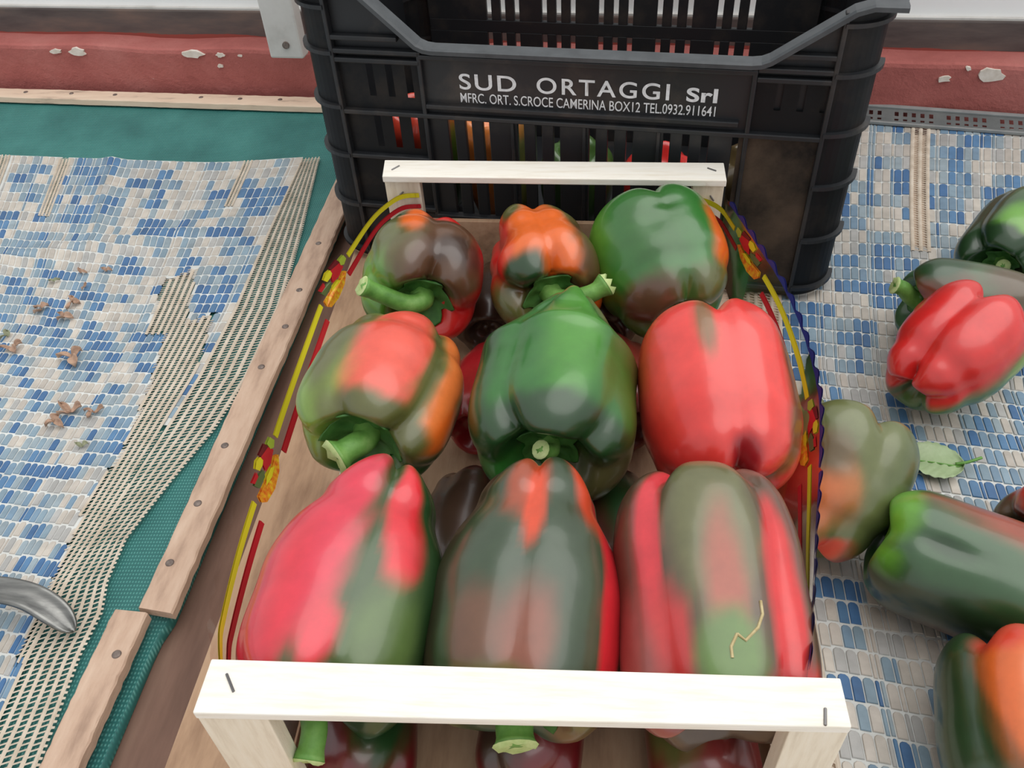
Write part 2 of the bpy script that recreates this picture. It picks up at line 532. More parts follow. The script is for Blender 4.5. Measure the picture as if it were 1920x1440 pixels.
def vnoise(x, y, s):
    xi, yi = math.floor(x), math.floor(y)
    fx, fy = x - xi, y - yi
    fx, fy = fx * fx * (3 - 2 * fx), fy * fy * (3 - 2 * fy)
    a = hash01(xi, yi, s) * (1 - fx) + hash01(xi + 1, yi, s) * fx
    b_ = hash01(xi, yi + 1, s) * (1 - fx) + hash01(xi + 1, yi + 1, s) * fx
    return a * (1 - fy) + b_ * fy


def in_poly(x, y, poly):
    c = False
    j = len(poly) - 1
    for i in range(len(poly)):
        if ((poly[i][1] > y) != (poly[j][1] > y)) and x < (poly[j][0] - poly[i][0]) * (y - poly[i][1]) / (poly[j][1] - poly[i][1]) + poly[i][0]:
            c = not c
        j = i
    return c


def in_frame(p, marg=0.02):
    d = Vector(p) - CAM_POS
    z = d.dot(_f)
    if z <= 0.05:
        return False
    return abs(d.dot(_right) / z) < 0.6 + marg and abs(d.dot(_up) / z) < 0.45 + marg


def set_tint(me, cols):
    at_ = me.color_attributes.new('tint', 'FLOAT_COLOR', 'POINT')
    at_.data.foreach_set('color', np.asarray(cols, dtype=np.float32).ravel())


def tile_geo(S, c0, c1, r0, r1, h, arch):
    """one raised tile with a rounded far end; S maps (c, r, height) to a point"""
    out, inn = [], []
    cm, hw = (c0 + c1) / 2, (c1 - c0) / 2
    pts = [(-1, 0), (1, 0), (1, 1)] + [(math.cos(a), 1 + math.sin(a)) for a in (0.6, 1.2, 1.95, 2.55)] + [(-1, 1)]
    L = r1 - r0 - arch
    for (u, w) in pts:
        rr = r0 + (w * L if w <= 1 else L + (w - 1) * arch)
        out.append(S(cm + u * hw, rr, 0.0))
        ins = 0.00045
        rr2 = rr + (ins if w == 0 else (-ins if w > 1 else 0))
        inn.append(S(cm + u * (hw - ins), rr2, h))
    n = len(pts)
    fs = [tuple(range(n, 2 * n))] + [(k, (k + 1) % n, n + (k + 1) % n, n + k) for k in range(n)]
    return out + inn, fs


def row_edges(r0, r1, rs, ls):
    e = [r0]
    while e[-1] < r1 - 0.008:
        e.append(min(r1, e[-1] + interp(e[-1], rs, ls)))
    return e


def make_mat(S, c_edges, r_edges, skip, seed, root):
    tiles = []
    for ci in range(len(c_edges) - 1):
        c0, c1 = c_edges[ci], c_edges[ci + 1]
        nr = len(r_edges) - 1
        jit = (hash01(ci, 5, seed) - 0.5) * 0.002
        for ri in range(nr):
            ra = r_edges[ri] + 0.0006 + jit
            rb_ = ra + (r_edges[ri + 1] - r_edges[ri]) - 0.0013
            a, b_ = c0 + 0.00035, c1 - 0.00035
            cm, rm = (a + b_) / 2, (ra + rb_) / 2
            P = S(cm, rm, 0)
            if skip(cm, rm, P):
                continue
            q = vnoise(ci * 0.33 + 3, ri * 0.75, seed) * 0.62 + hash01(ci // 2, ri, seed + 3) * 0.38
            q = (q - 0.5) * 1.7 + 0.5
            if q < 0.30:
                col = PAL[0] if hash01(ci, ri, 9) < 0.5 else PAL[1]
            elif q < 0.58:
                col = PAL[2 + int(hash01(ci, ri, 11) * 3)]
            else:
                col = PAL[5 + int(hash01(ci, ri, 13) * 3)]
            k = 0.9 + 0.2 * hash01(ci, ri, 21)
            col = (col[0] * k, col[1] * k, col[2] * k, 1)
            tiles.append(((Vector(P) - CAM_POS).length, in_frame(P, 0.0), a, b_, ra, rb_, col))
    tiles.sort(key=lambda t: (not t[1], t[0]))
    FV, FF, FC = [], [], []
    for i, (d, vis, a, b_, ra, rb_, col) in enumerate(tiles):
        v, f = tile_geo(S, a, b_, ra, rb_, 0.0007, min(0.0034, (b_ - a) * 0.5))
        if i < 300:
            o = obj('tile', v, f, M['tile'], root)
            set_tint(o.data, [col] * len(v))
        else:
            k = len(FV)
            FV += v; FF += [tuple(k + q for q in g) for g in f]; FC += [col] * len(v)
    o = obj('tile_field', FV, FF, M['tile'], root)
    set_tint(o.data, FC)
    o['kind'] = 'stuff'
    return len(tiles)


def grid_sheet(name, S, c0, c1, r0, r1, nc, nr, mat, root, h=0.0, keep=None):
    vs, fs = [], []
    for j in range(nr + 1):
        for i in range(nc + 1):
            vs.append(S(c0 + (c1 - c0) * i / nc, r0 + (r1 - r0) * j / nr, h))
    for j in range(nr):
        for i in range(nc):
            if keep and not keep(c0 + (c1 - c0) * (i + 0.5) / nc, r0 + (r1 - r0) * (j + 0.5) / nr):
                continue
            a = j * (nc + 1) + i
            fs.append((a, a + 1, a + nc + 2, a + nc + 1))
    return obj(name, vs, fs, mat, root, True)


def lace_geo(S, c0, c1, r0, r1, lane, cord, rung, h=0.0008, keep=None, fringe=0):
    """ladder scrim: cords along r joined by thin rungs; open holes between"""
    vs, fs = [], []
    n = max(1, int(round((c1 - c0) / lane)))
    lane = (c1 - c0) / n
    step = 0.006
    m_ = int((r1 - r0) / step)

    def ok(c, r):
        return keep is None or keep(c, r)
    for i in range(n + 1):
        cc = c0 + i * lane
        for j in range(m_):
            ra, rb2 = r0 + j * step, r0 + (j + 1) * step
            if not ok(cc, (ra + rb2) / 2):
                continue
            k = len(vs)
            for r in (ra, rb2):
                vs += [S(cc - cord / 2, r, h), S(cc - cord * 0.2, r, h + 0.0007), S(cc + cord * 0.2, r, h + 0.0007), S(cc + cord / 2, r, h)]
            fs += [(k, k + 1, k + 5, k + 4), (k + 1, k + 2, k + 6, k + 5), (k + 2, k + 3, k + 7, k + 6)]
    q = int((r1 - r0) / rung)
    for i in range(n):
        ca, cb = c0 + i * lane + cord * 0.3, c0 + (i + 1) * lane - cord * 0.3
        for j in range(q):
            r = r0 + j * rung + hash01(i, j) * rung * 0.15
            if not ok((ca + cb) / 2, r):
                continue
            w = rung * 0.33
            k = len(vs)
            vs += [S(ca, r + 0.0022, h), S(cb, r, h), S(cb, r + w, h), S(ca, r + w + 0.0022, h),
                   S(ca, r + w * 0.5 + 0.0022, h + 0.0004), S(cb, r + w * 0.5, h + 0.0004)]
            fs += [(k, k + 1, k + 5, k + 4), (k + 4, k + 5, k + 2, k + 3)]
    if fringe:
        for j in range(q):
            r = r0 + j * rung
            cc = c0 if fringe < 0 else c1
            if not ok(cc, r):
                continue
            k = len(vs)
            e = cc + fringe * (cord * 0.5 + 0.0022)
            vs += [S(cc, r, h), S(e, r + rung * 0.1, h), S(e, r + rung * 0.5, h), S(cc, r + rung * 0.55, h)]
            fs += [(k, k + 1, k + 2, k + 3)]
    return vs, fs


# left mat
YS = [-0.35, 0.0, 0.054, 0.104, 0.138, 0.165, 0.204, 0.26, 0.32, 0.39, 0.495, 0.635, 0.796, 1.0]
XIN = [-0.352, -0.352, -0.352, -0.355, -0.354, -0.355, -0.350, -0.343, -0.336, -0.329, -0.326, -0.331, -0.334, -0.337]
XOUT = [-0.308, -0.308, -0.312, -0.317, -0.316, -0.323, -0.324, -0.310, -0.293, -0.282, -0.280, -0.293, -0.311, -0.314]


def SL(c, r, h):
    """left mat surface: c = distance inwards from the tiles' right edge (negative over the border)"""
    y = r + 0.13 * max(c, 0)
    xin = interp(r, YS, XIN)
    if c <= 0:
        xout = interp(r, YS, XOUT)
        x = xin + (xout - xin) * (-c / 0.04)
    else:
        wgt = math.exp(-c / 0.08)
        x = xin * wgt + (-0.340) * (1 - wgt) - c * (1 + 0.95 * max(0, r - 0.45)) - 0.05 * (1 - math.exp(-c / 0.10)) * (r - 0.42)
    z = sag(x, y) + 0.0035
    z += 0.0035 * math.exp(-((y - (0.63 + 0.25 * (x + 0.55))) / 0.02) ** 2) * min(1, max(0, c) / 0.1)
    z += 0.004 * math.exp(-((x + 0.56 + 0.3 * (y - 0.68)) / 0.012) ** 2) * max(0, min(1, (y - 0.58) / 0.1))
    return (x, y, z + h)


lace_polys = [[(-0.427, 0.556), (-0.397, 0.578), (-0.373, 0.477), (-0.384, 0.462), (-0.412, 0.462)],
              [(-0.392, 0.470), (-0.347, 0.488), (-0.334, 0.40), (-0.345, 0.23), (-0.375, 0.23), (-0.368, 0.30), (-0.375, 0.38)],
              [(-0.362, 0.10), (-0.33, 0.10), (-0.33, 0.24), (-0.372, 0.24)]]
seams_left = [(0.046, 0.053, 0.70, 0.815), (0.232, 0.243, 0.665, 0.815), (0.300, 0.312, 0.70, 0.815)]


def skip_left(c, r, P):
    if any(in_poly(P[0], P[1], pl) for pl in lace_polys):
        return True
    return any(a <= c <= b_ and r > ra for a, b_, ra, rb_ in seams_left)


def col_edges(total, seed, base_w):
    rr = random.Random(seed)
    e = [0.0]
    while e[-1] < total:
        w = base_w * rr.choice([1.0, 1.0, 1.05, 0.95, 1.1, 0.45])
        e.append(e[-1] + w)
        if rr.random() < 0.16:
            e[-1] += 0.0
    return e


lm = empty('mosaic_mat', (0, 0, 0), 0, 'blue and beige mosaic mat with a frayed cream lace border and dry scraps', 'mat')
grid_sheet('backing_sheet', SL, 0.0, 0.62, -0.30, 0.815, 90, 110, M['mat_back'], lm, 0.0,
           lambda c, r: not skip_left(c, r, SL(c, r, 0)))
make_mat(SL, col_edges(0.60, 4, 0.0069), row_edges(-0.12, 0.815, [0.1, 0.22, 0.35, 0.5, 0.6, 0.7, 0.8], [.0160, .0156, .0146, .0163, .0195, .0232, .0270]), skip_left, 2, lm)
v, f = lace_geo(SL, -0.040, -0.001, -0.30, 0.81, 0.0076, 0.0032, 0.0040, fringe=-1)
tag(obj('lace_border', v, f, M['lace'], lm), 'cream open-weave border with ladder holes')
v, f = lace_geo(SL, 0.0, 0.10, 0.08, 0.62, 0.0062, 0.0032, 0.0037, h=0.0012,
                keep=lambda c, r: any(in_poly(SL(c, r, 0)[0], SL(c, r, 0)[1], pl) for pl in lace_polys))
tag(obj('lace_patch', v, f, M['lace'], lm), 'bare cream weave where the tiles have worn off')
for (a, b_, ra, rb_) in seams_left:
    v, f = lace_geo(SL, a, b_, ra, rb_, 0.0042, 0.0020, 0.0040)
    obj('lace_seam', v, f, M['lace'], lm)


# right mat
def SR(c, r, h):
    x = 0.138 + c * (1 + 0.3 * max(0, r - 0.40) / 0.45) + 0.03 * r + 0.09 * r * abs(r)
    y = r - 0.15 * c + 0.012
    z = -0.0010 + 0.0006 * math.sin(x * 40) * math.sin(y * 23)
    return (x, y, z + h)


def skip_right(c, r, P):
    return (0.160 <= c <= 0.176 and r > 0.60)


rm_ = empty('mosaic_mat', (0, 0, 0), 0, 'blue and grey mosaic mat under the loose peppers at right', 'mat')
grid_sheet('backing_sheet', SR, 0.045, 0.62, -0.30, 0.884, 60, 60, M['mat_back'], rm_, -0.0003, lambda c, r: not skip_right(c, r, None))
make_mat(SR, [0.046 + e for e in col_edges(0.56, 12, 0.0072)], row_edges(-0.12, 0.883, [0.1, 0.2, 0.3, 0.4, 0.5, 0.6, 0.7, 0.8], [.0188, .0186, .0182, .0188, .0208, .0236, .0275, .0315]), skip_right, 31, rm_)
v, f = lace_geo(SR, 0.002, 0.044, -0.30, 0.884, 0.0076, 0.0032, 0.0040, fringe=-1)
tag(obj('lace_border', v, f, M['lace'], rm_), 'cream open-weave border running under the small box')
v, f = lace_geo(SR, 0.161, 0.175, 0.60, 0.884, 0.0070, 0.0034, 0.0046)
obj('lace_seam', v, f, M['lace'], rm_)

# ------------------------------------------------------------------ grey perforated tray at the wall foot
gt = empty('perforated_tray', (0.40, 0.905, 0.0), math.radians(-12), 'grey plastic tray edge with two rows of square holes at the wall', 'tray')


def holed_strip(u0, u1, n0, du, hole_w, z_of, rows, mat, parent, name):
    """flat strip with rectangular holes: rows = list of (v0, v1) hole bands over v 0..1"""
    vb = [0.0]
    for a, b_ in rows:
        vb += [a, b_]
    vb.append(1.0)
    ub = [u0]
    u = u0 + n0
    while u + hole_w < u1:
        ub += [u, u + hole_w]
        u += du
    ub.append(u1)
    bm = bmesh.new()
    gv = {}
    for j, vv in enumerate(vb):
        for i, uu in enumerate(ub):
            gv[i, j] = bm.verts.new(z_of(uu, vv))
    for j in range(len(vb) - 1):
        for i in range(len(ub) - 1):
            if j % 2 == 1 and i % 2 == 1 and (i // 2) % 6 != 5:
                continue
            bm.faces.new((gv[i, j], gv[i + 1, j], gv[i + 1, j + 1], gv[i, j + 1]))
    bmesh.ops.solidify(bm, geom=list(bm.faces), thickness=0.0025)
    return obj_bm(name, bm, mat, parent)


holed_strip(-0.10, 0.55, 0.006, 0.0103, 0.0048, lambda u, v_: (u, -0.030 + 0.026 * v_, 0.003 + 0.007 * v_), [(0.18, 0.30), (0.50, 0.78)], M['grey_plastic'], gt, 'holed_side')
box('tray_lip', -0.10, 0.55, -0.005, 0.003, 0.0095, 0.0125, M['grey_plastic'], gt, 0.0008)
box('tray_foot', -0.10, 0.55, -0.033, -0.029, 0.0005, 0.0042, M['grey_plastic'], gt, 0.0005)

# ------------------------------------------------------------------ black crate
CR = math.atan2(-0.077, 0.4686)
CW, CD, CH = 0.506, 0.300, 0.280
crate = empty('plastic_crate', (-0.2335, 0.5830, 0.0014), CR, 'tall black plastic vegetable crate with white lettering, behind the small box', 'crate')
T = 0.006
CP = M['crate']


def cbox(name, u0, u1, v0, v1, z0, z1, mat=CP, bev=0.0012, parent=crate):
    return box(name, u0, u1, v0, v1, z0, z1, mat, parent, bev)


# floor of the crate
cbox('bottom', 0.02, CW - 0.02, 0.015, CD - 0.015, 0.0, 0.006)


def slat_run(v0, v1, z0, z1, groups, first=None):
    """slats between the slots; groups = list of slot centre lists; slats fill from first u to last u"""
    sw = 0.0030
    slots = sorted(c for g in groups for c in g)
    us = [first[0]] + [e for c in slots for e in (c - sw, c + sw)] + [first[1]]
    me = {}
    for i in range(0, len(us), 2):
        w = us[i + 1] - us[i]
        key = round(w, 4)
        if key not in me:
            bm = bmesh.new()
            bm_box(bm, 0, w, v0, v1, z0, z1, 0.0008)
            o = obj_bm('slat', bm, CP, crate)
            me[key] = o.data
        else:
            o = bpy.data.objects.new('slat', me[key])
            COL.objects.link(o)
            o.parent = crate
        o.location = (us[i], 0, 0)


PIT, GP = 0.0168, 0.0665
F_groups = [[0.1405 + g * GP + k * PIT for k in range(3)] for g in range(4)]
# front wall: lower kick plate, slat zone, text band, notch shoulders
cbox('front_kick_plate', 0.030, CW - 0.030, 0.004, 0.004 + T, 0.0, 0.060)
slat_run(0.004, 0.004 + T, 0.058, 0.168, F_groups, (0.118, 0.397))
cbox('text_band', 0.116, 0.410, 0.0035, 0.0035 + T, 0.1665, 0.222)
# left side panel of the front: three short slots in two rows
def holed_panel(name, u0, u1, z0, z1, holes, mat, v0=0.004, th=T):
    ub = sorted({u0, u1} | {h[0] for h in holes} | {h[1] for h in holes})
    zb = sorted({z0, z1} | {h[2] for h in holes} | {h[3] for h in holes})
    bm = bmesh.new()
    g = {(i, j): bm.verts.new((u, v0, z)) for i, u in enumerate(ub) for j, z in enumerate(zb)}
    for i in range(len(ub) - 1):
        for j in range(len(zb) - 1):
            um, zm = (ub[i] + ub[i + 1]) / 2, (zb[j] + zb[j + 1]) / 2
            if any(h[0] < um < h[1] and h[2] < zm < h[3] for h in holes):
                continue
            bm.faces.new((g[i, j], g[i + 1, j], g[i + 1, j + 1], g[i, j + 1]))
    bmesh.ops.solidify(bm, geom=list(bm.faces), thickness=-th)
    return obj_bm(name, bm, mat, crate)


holes = []
for k in range(3):
    u = 0.0645 + 0.0185 * k
    holes += [(u, u + 0.0065, 0.181, 0.212), (u, u + 0.0065, 0.130, 0.164)]
holed_panel('side_panel', 0.034, 0.118, 0.058, 0.226, holes, CP)
# right side panel: scuffed plate with three blind slots
holes = [(0.427 + 0.0185 * k, 0.4325 + 0.0185 * k, 0.188, 0.212) for k in range(3)]
holed_panel('side_panel', 0.396, CW - 0.034, 0.166, 0.226, holes, CP)
cbox('blind_slot_back', 0.420, 0.478, 0.0080, 0.0100, 0.182, 0.216)
holed_panel('scuffed_plate', 0.402, CW - 0.034, 0.0, 0.168, [], M['crate_dirty'], 0.0025)
# horizontal ribs and vertical ribs on the front
for (z, u0, u1) in [(0.2215, 0.118, 0.410), (0.1665, 0.034, CW - 0.034), (0.224, 0.034, 0.118), (0.216, 0.034, 0.118), (0.224, 0.410, CW - 0.034), (0.216, 0.410, CW - 0.034),
                    (0.121, 0.034, 0.118), (0.066, 0.034, 0.118), (0.236, 0.034, 0.10), (0.236, 0.425, CW - 0.034), (0.176, 0.12, 0.40), (0.060, 0.118, 0.402), (0.010, 0.034, CW - 0.034)]:
    cbox('rib', u0, u1, -0.0025, 0.0045, z - 0.0022, z + 0.0022, CP, 0.0009)
for u in (0.118, 0.408):
    cbox('upright_rib', u - 0.002, u + 0.002, -0.002, 0.005, 0.008, 0.226, CP, 0.0009)
for u in (0.2000, 0.2665, 0.333):
    cbox('upright_rib', u - 0.0015, u + 0.0015, 0.000, 0.005, 0.062, 0.166, CP, 0.0006)
for u in (0.036, CW - 0.036):
    cbox('upright_rib', u - 0.002, u + 0.002, -0.003, 0.005, 0.0, 0.272, CP, 0.0009)

# corner columns: quarter-round shells with curved ribs
def corner(cu, cv, su, sv):
    bm = bmesh.new()
    R_, n = 0.036, 10
    pts = [(R_ * math.sin(a), -R_ * math.cos(a)) for a in [PI / 2 * k / n for k in range(n + 1)]]
    # from front (facing -v) round to the side (facing +u)
    rings = []
    for z in (0.0, 0.004, 0.272):
        rr = R_ - (0.004 if z == 0 else 0)
        rings.append([bm.verts.new((cu + su * p[0] * rr / R_, cv + sv * p[1] * rr / R_, z)) for p in pts])
    for a, b_ in zip(rings, rings[1:]):
        for k in range(n):
            bm.faces.new((a[k], a[k + 1], b_[k + 1], b_[k]) if su * sv > 0 else (a[k + 1], a[k], b_[k], b_[k + 1]))
    bmesh.ops.solidify(bm, geom=list(bm.faces), thickness=0.004)
    o = obj_bm('corner_column', bm, CP, crate, False)
    for z in (0.012, 0.066, 0.121, 0.171, 0.222, 0.262):
        vs, fs = [], []
        for p in pts:
            for (q, zz) in ((0.96, z - 0.0022), (1.12, z - 0.0018), (1.12, z + 0.0018), (0.96, z + 0.0022)):
                vs.append((cu + su * p[0] * q, cv + sv * p[1] * q, zz))
        for k in range(n):
            for e in range(4):
                a, b_ = k * 4 + e, k * 4 + (e + 1) % 4
                fs.append((a, b_, b_ + 4, a + 4) if su * sv < 0 else (a, a + 4, b_ + 4, b_))
        fs += [(0, 1, 2, 3), (n * 4 + 3, n * 4 + 2, n * 4 + 1, n * 4)]
        obj('curved_rib', vs, fs, CP, o)
    return o


corner(CW - 0.036, 0.036, 1, 1)
corner(0.036, 0.036, -1, 1)
corner(CW - 0.036, CD - 0.036, 1, -1)
corner(0.036, CD - 0.036, -1, -1)

# shoulders of the notched front wall above the text band
for (pts, nm) in (([(0.034, 0.222), (0.117, 0.222), (0.124, 0.228), (0.0735, 0.272), (0.034, 0.272)], 'notch_shoulder'),
                  ([(0.412, 0.228), (0.418, 0.222), (CW - 0.034, 0.222), (CW - 0.034, 0.272), (0.478, 0.272)], 'notch_shoulder')):
    bm = bmesh.new()
    a = [bm.verts.new((u, 0.006, z)) for u, z in pts]
    fc = bm.faces.new(a)
    ex = bmesh.ops.extrude_face_region(bm, geom=[fc])
    for v_ in ex['geom']:
        if isinstance(v_, bmesh.types.BMVert):
            v_.co.y += T
    bmesh.ops.recalc_face_normals(bm, faces=list(bm.faces))
    obj_bm(nm, bm, CP, crate)
# black rim, greyed for sky sheen, that runs along the notch
rim_path = [(-0.006, 0.276), (0.060, 0.276), (0.072, 0.272), (0.117, 0.2315), (0.124, 0.2285), (0.132, 0.2275), (0.404, 0.2275), (0.412, 0.2285), (0.419, 0.2315), (0.476, 0.272), (0.488, 0.276), (CW + 0.006, 0.276)]
vs, fs = [], []
for i, (u, z) in enumerate(rim_path):
    a = Vector(rim_path[max(0, i - 1)]); b_ = Vector(rim_path[min(len(rim_path) - 1, i + 1)])
    t = (b_ - a).normalized(); nrm = Vector((-t.y, t.x))
    for (v_, h) in ((-0.006, -0.002), (-0.006, 0.0015), (-0.004, 0.003), (0.010, 0.003), (0.012, 0.0015), (0.012, -0.002)):
        vs.append((u + nrm.x * h, v_, z + nrm.y * h))
for i in range(len(rim_path) - 1):
    for k in range(6):
        a, b_ = i * 6 + k, i * 6 + (k + 1) % 6
        fs.append((a, b_, b_ + 6, a + 6))
fs += [(5, 4, 3, 2, 1, 0), tuple((len(rim_path) - 1) * 6 + k for k in range(6))]
tag(obj('rim', vs, fs, M['crate_rim'], crate), 'black rim with sky sheen in its grey colour, dipping at the hand notch')
# side rims and back rim
for (u0, u1, v0, v1) in ((-0.007, 0.010, 0.010, CD - 0.01), (CW - 0.010, CW + 0.007, 0.010, CD - 0.01), (-0.006, CW + 0.006, CD - 0.012, CD + 0.006)):
    cbox('top_rim', u0, u1, v0, v1, 0.273, 0.279, M['crate_rim'], 0.001)
# side walls with ribs
for u0 in (0.001, CW - 0.007):
    cbox('side_wall', u0, u0 + T, 0.03, CD - 0.03, 0.0, 0.275)
# back wall: bands and slats
B_groups = [[0.105 + g * GP + k * PIT for k in range(3)] for g in range(5)]
cbox('back_band', 0.03, CW - 0.03, CD - 0.012, CD - 0.006, 0.0, 0.056)
slat_run(CD - 0.012, CD - 0.006, 0.054, 0.135, B_groups, (0.03, CW - 0.03))
cbox('back_band', 0.03, CW - 0.03, CD - 0.012, CD - 0.006, 0.134, 0.149)
slat_run(CD - 0.012, CD - 0.006, 0.148, 0.262, B_groups, (0.03, CW - 0.03))
cbox('back_band', 0.03, CW - 0.03, CD - 0.012, CD - 0.006, 0.261, 0.276)


def lettering(body, u0, u1, z0, cap_h, bold=0.0, gap=1.0):
    cu = bpy.data.curves.new('lettering', 'FONT')
    cu.body = body
    cu.space_character = gap
    cu.offset = bold
    cu.extrude = 0.0
    o = bpy.data.objects.new('lettering_curve', cu)
    COL.objects.link(o)
    bpy.context.view_layer.update()
    dg = bpy.context.evaluated_depsgraph_get()
    me = bpy.data.meshes.new_from_object(o.evaluated_get(dg))
    bpy.data.objects.remove(o)
    co = np.zeros(len(me.vertices) * 3, dtype=np.float32)
    me.vertices.foreach_get('co', co)
    co = co.reshape(-1, 3)
    x0, x1 = co[:, 0].min(), co[:, 0].max()
    y1 = 0.729 if True else co[:, 1].max()
    out = np.zeros_like(co)
    out[:, 0] = u0 + (co[:, 0] - x0) / (x1 - x0) * (u1 - u0)
    out[:, 1] = 0.0030
    out[:, 2] = z0 + co[:, 1] / y1 * cap_h
    me.vertices.foreach_set('co', out.ravel())
    me.update()
    me.materials.clear()
    me.materials.append(M['letter'])
    o = bpy.data.objects.new('lettering', me)
    COL.objects.link(o)
    o.parent = crate
    return o


tag(lettering('SUD', 0.1525, 0.2050, 0.1925, 0.0148, 0.012, 1.15), 'white printed name letters')
lettering('ORTAGGI', 0.2235, 0.3395, 0.1925, 0.0148, 0.012, 1.2)
lettering('Srl', 0.3540, 0.3800, 0.1925, 0.0122, 0.03, 1.05)
lettering('MFRC. ORT. S.CROCE CAMERINA BOX12 TEL.0932.911641', 0.1525, 0.3795, 0.1800, 0.0094, 0.004, 1.0)

# ------------------------------------------------------------------ small wooden box
wb = empty('wooden_box', (0, 0, 0.0012), 0, 'small pale wooden produce box holding nine large peppers', 'box')
ZT, RT = 0.1438, 0.0062
def rail(corners, bev=0.0008):
    lo = [(x, y, ZT - RT) for x, y in corners]
    hi = [(x, y, ZT) for x, y in corners]
    return hexa('top_rail', lo, hi, M['pale_wood'], wb, bev)


fr_ = rail([(-0.150, -0.003), (0.150, 0.003), (0.150, 0.0265), (-0.150, 0.0245)])
bk_ = rail([(-0.149, 0.493), (0.151, 0.480), (0.152, 0.511), (-0.152, 0.523)])


def staple(parent, a, b_, z):
    a, b_ = Vector(a), Vector(b_)
    path = [Vector((a.x, a.y, z - 0.003)), Vector((a.x, a.y, z + 0.0003)), Vector((b_.x, b_.y, z + 0.0003)), Vector((b_.x, b_.y, z - 0.003))]
    v_, f_ = tube_geo(path, 0.00075, 6)
    return obj('staple', v_, f_, M['staple'], parent)


staple(fr_, (-0.1395, 0.0165), (-0.1335, 0.0080), ZT)
staple(fr_, (0.1400, 0.0110), (0.1385, 0.0035), ZT)
staple(bk_, (-0.1420, 0.5040), (-0.1365, 0.5110), ZT)
staple(bk_, (0.1370, 0.5010), (0.1435, 0.4960), ZT)


def board(name, corners, z0, z1, mat, bev=0.0006):
    return hexa(name, [(x, y, z0) for x, y in corners], [(x, y, z1) for x, y in corners], mat, wb, bev)


pf = [board('corner_post', [(-0.1495, -0.0025), (-0.1160, -0.0015), (-0.1160, 0.0085), (-0.1495, 0.0075)], 0.0, ZT - RT - 0.0002, M['pale_wood_v']),
      board('corner_post', [(0.1240, 0.0030), (0.1500, 0.0035), (0.1500, 0.0160), (0.1240, 0.0155)], 0.0, ZT - RT - 0.0002, M['pale_wood_v']),
      board('corner_post', [(-0.1485, 0.4960), (-0.1165, 0.4950), (-0.1165, 0.5060), (-0.1485, 0.5070)], 0.0, ZT - RT - 0.0002, M['pale_wood_v']),
      board('corner_post', [(0.1235, 0.4840), (0.1500, 0.4830), (0.1500, 0.4940), (0.1235, 0.4950)], 0.0, ZT - RT - 0.0002, M['pale_wood_v'])]
for (p0, p1) in (((-0.136, 0.4945, 0.124), (-0.1325, 0.4945, 0.127)), ((0.139, 0.4822, 0.128), (0.1425, 0.4822, 0.123))):
    v_, f_ = tube_geo([p0, p1], 0.0007, 6)
    obj('staple', v_, f_, M['staple'], pf[2] if p0[0] < 0 else pf[3])
board('end_board', [(-0.1165, 0.4990), (0.1235, 0.4885), (0.1235, 0.4935), (-0.1165, 0.5045)], 0.010, 0.094, M['tan_wood'])
board('end_board', [(-0.1160, 0.0030), (0.1240, 0.0080), (0.1240, 0.0125), (-0.1160, 0.0075)], 0.004, 0.040, M['pale_wood'])
board('side_board', [(-0.1490, 0.0080), (-0.1450, 0.0080), (-0.1450, 0.4960), (-0.1490, 0.4960)], 0.006, 0.046, M['pale_wood'])
board('side_board', [(0.1450, 0.0165), (0.1490, 0.0165), (0.1490, 0.4835), (0.1450, 0.4835)], 0.006, 0.046, M['pale_wood'])
board('bottom_board', [(-0.1445, 0.0135), (0.1445, 0.0175), (0.1445, 0.4830), (-0.1445, 0.4945)], 0.001, 0.005, M['tan_wood'])  # tan instead of pale: shade of the gaps put into its colour

# printed clear film lining the two long sides
EDGE_L = [(-0.150, 0.020, 0.134), (-0.161, 0.046, 0.134), (-0.167, 0.065, 0.130), (-0.1775, 0.118, 0.120), (-0.183, 0.182, 0.115), (-0.188, 0.244, 0.110), (-0.189, 0.319, 0.110),
          (-0.189, 0.374, 0.110), (-0.184, 0.397, 0.115), (-0.176, 0.425, 0.120), (-0.162, 0.456, 0.130), (-0.151, 0.474, 0.135), (-0.136, 0.4915, 0.138), (-0.118, 0.4935, 0.139)]
EDGE_R = [(0.130, 0.022, 0.132), (0.140, 0.037, 0.130), (0.1535, 0.089, 0.125), (0.163, 0.128, 0.120), (0.1745, 0.173, 0.115), (0.184, 0.218, 0.115), (0.189, 0.248, 0.115), (0.191, 0.292, 0.115),
          (0.187, 0.335, 0.120), (0.180, 0.368, 0.125), (0.168, 0.408, 0.130), (0.155, 0.450, 0.135), (0.146, 0.470, 0.138), (0.132, 0.4815, 0.139), (0.118, 0.4820, 0.139)]


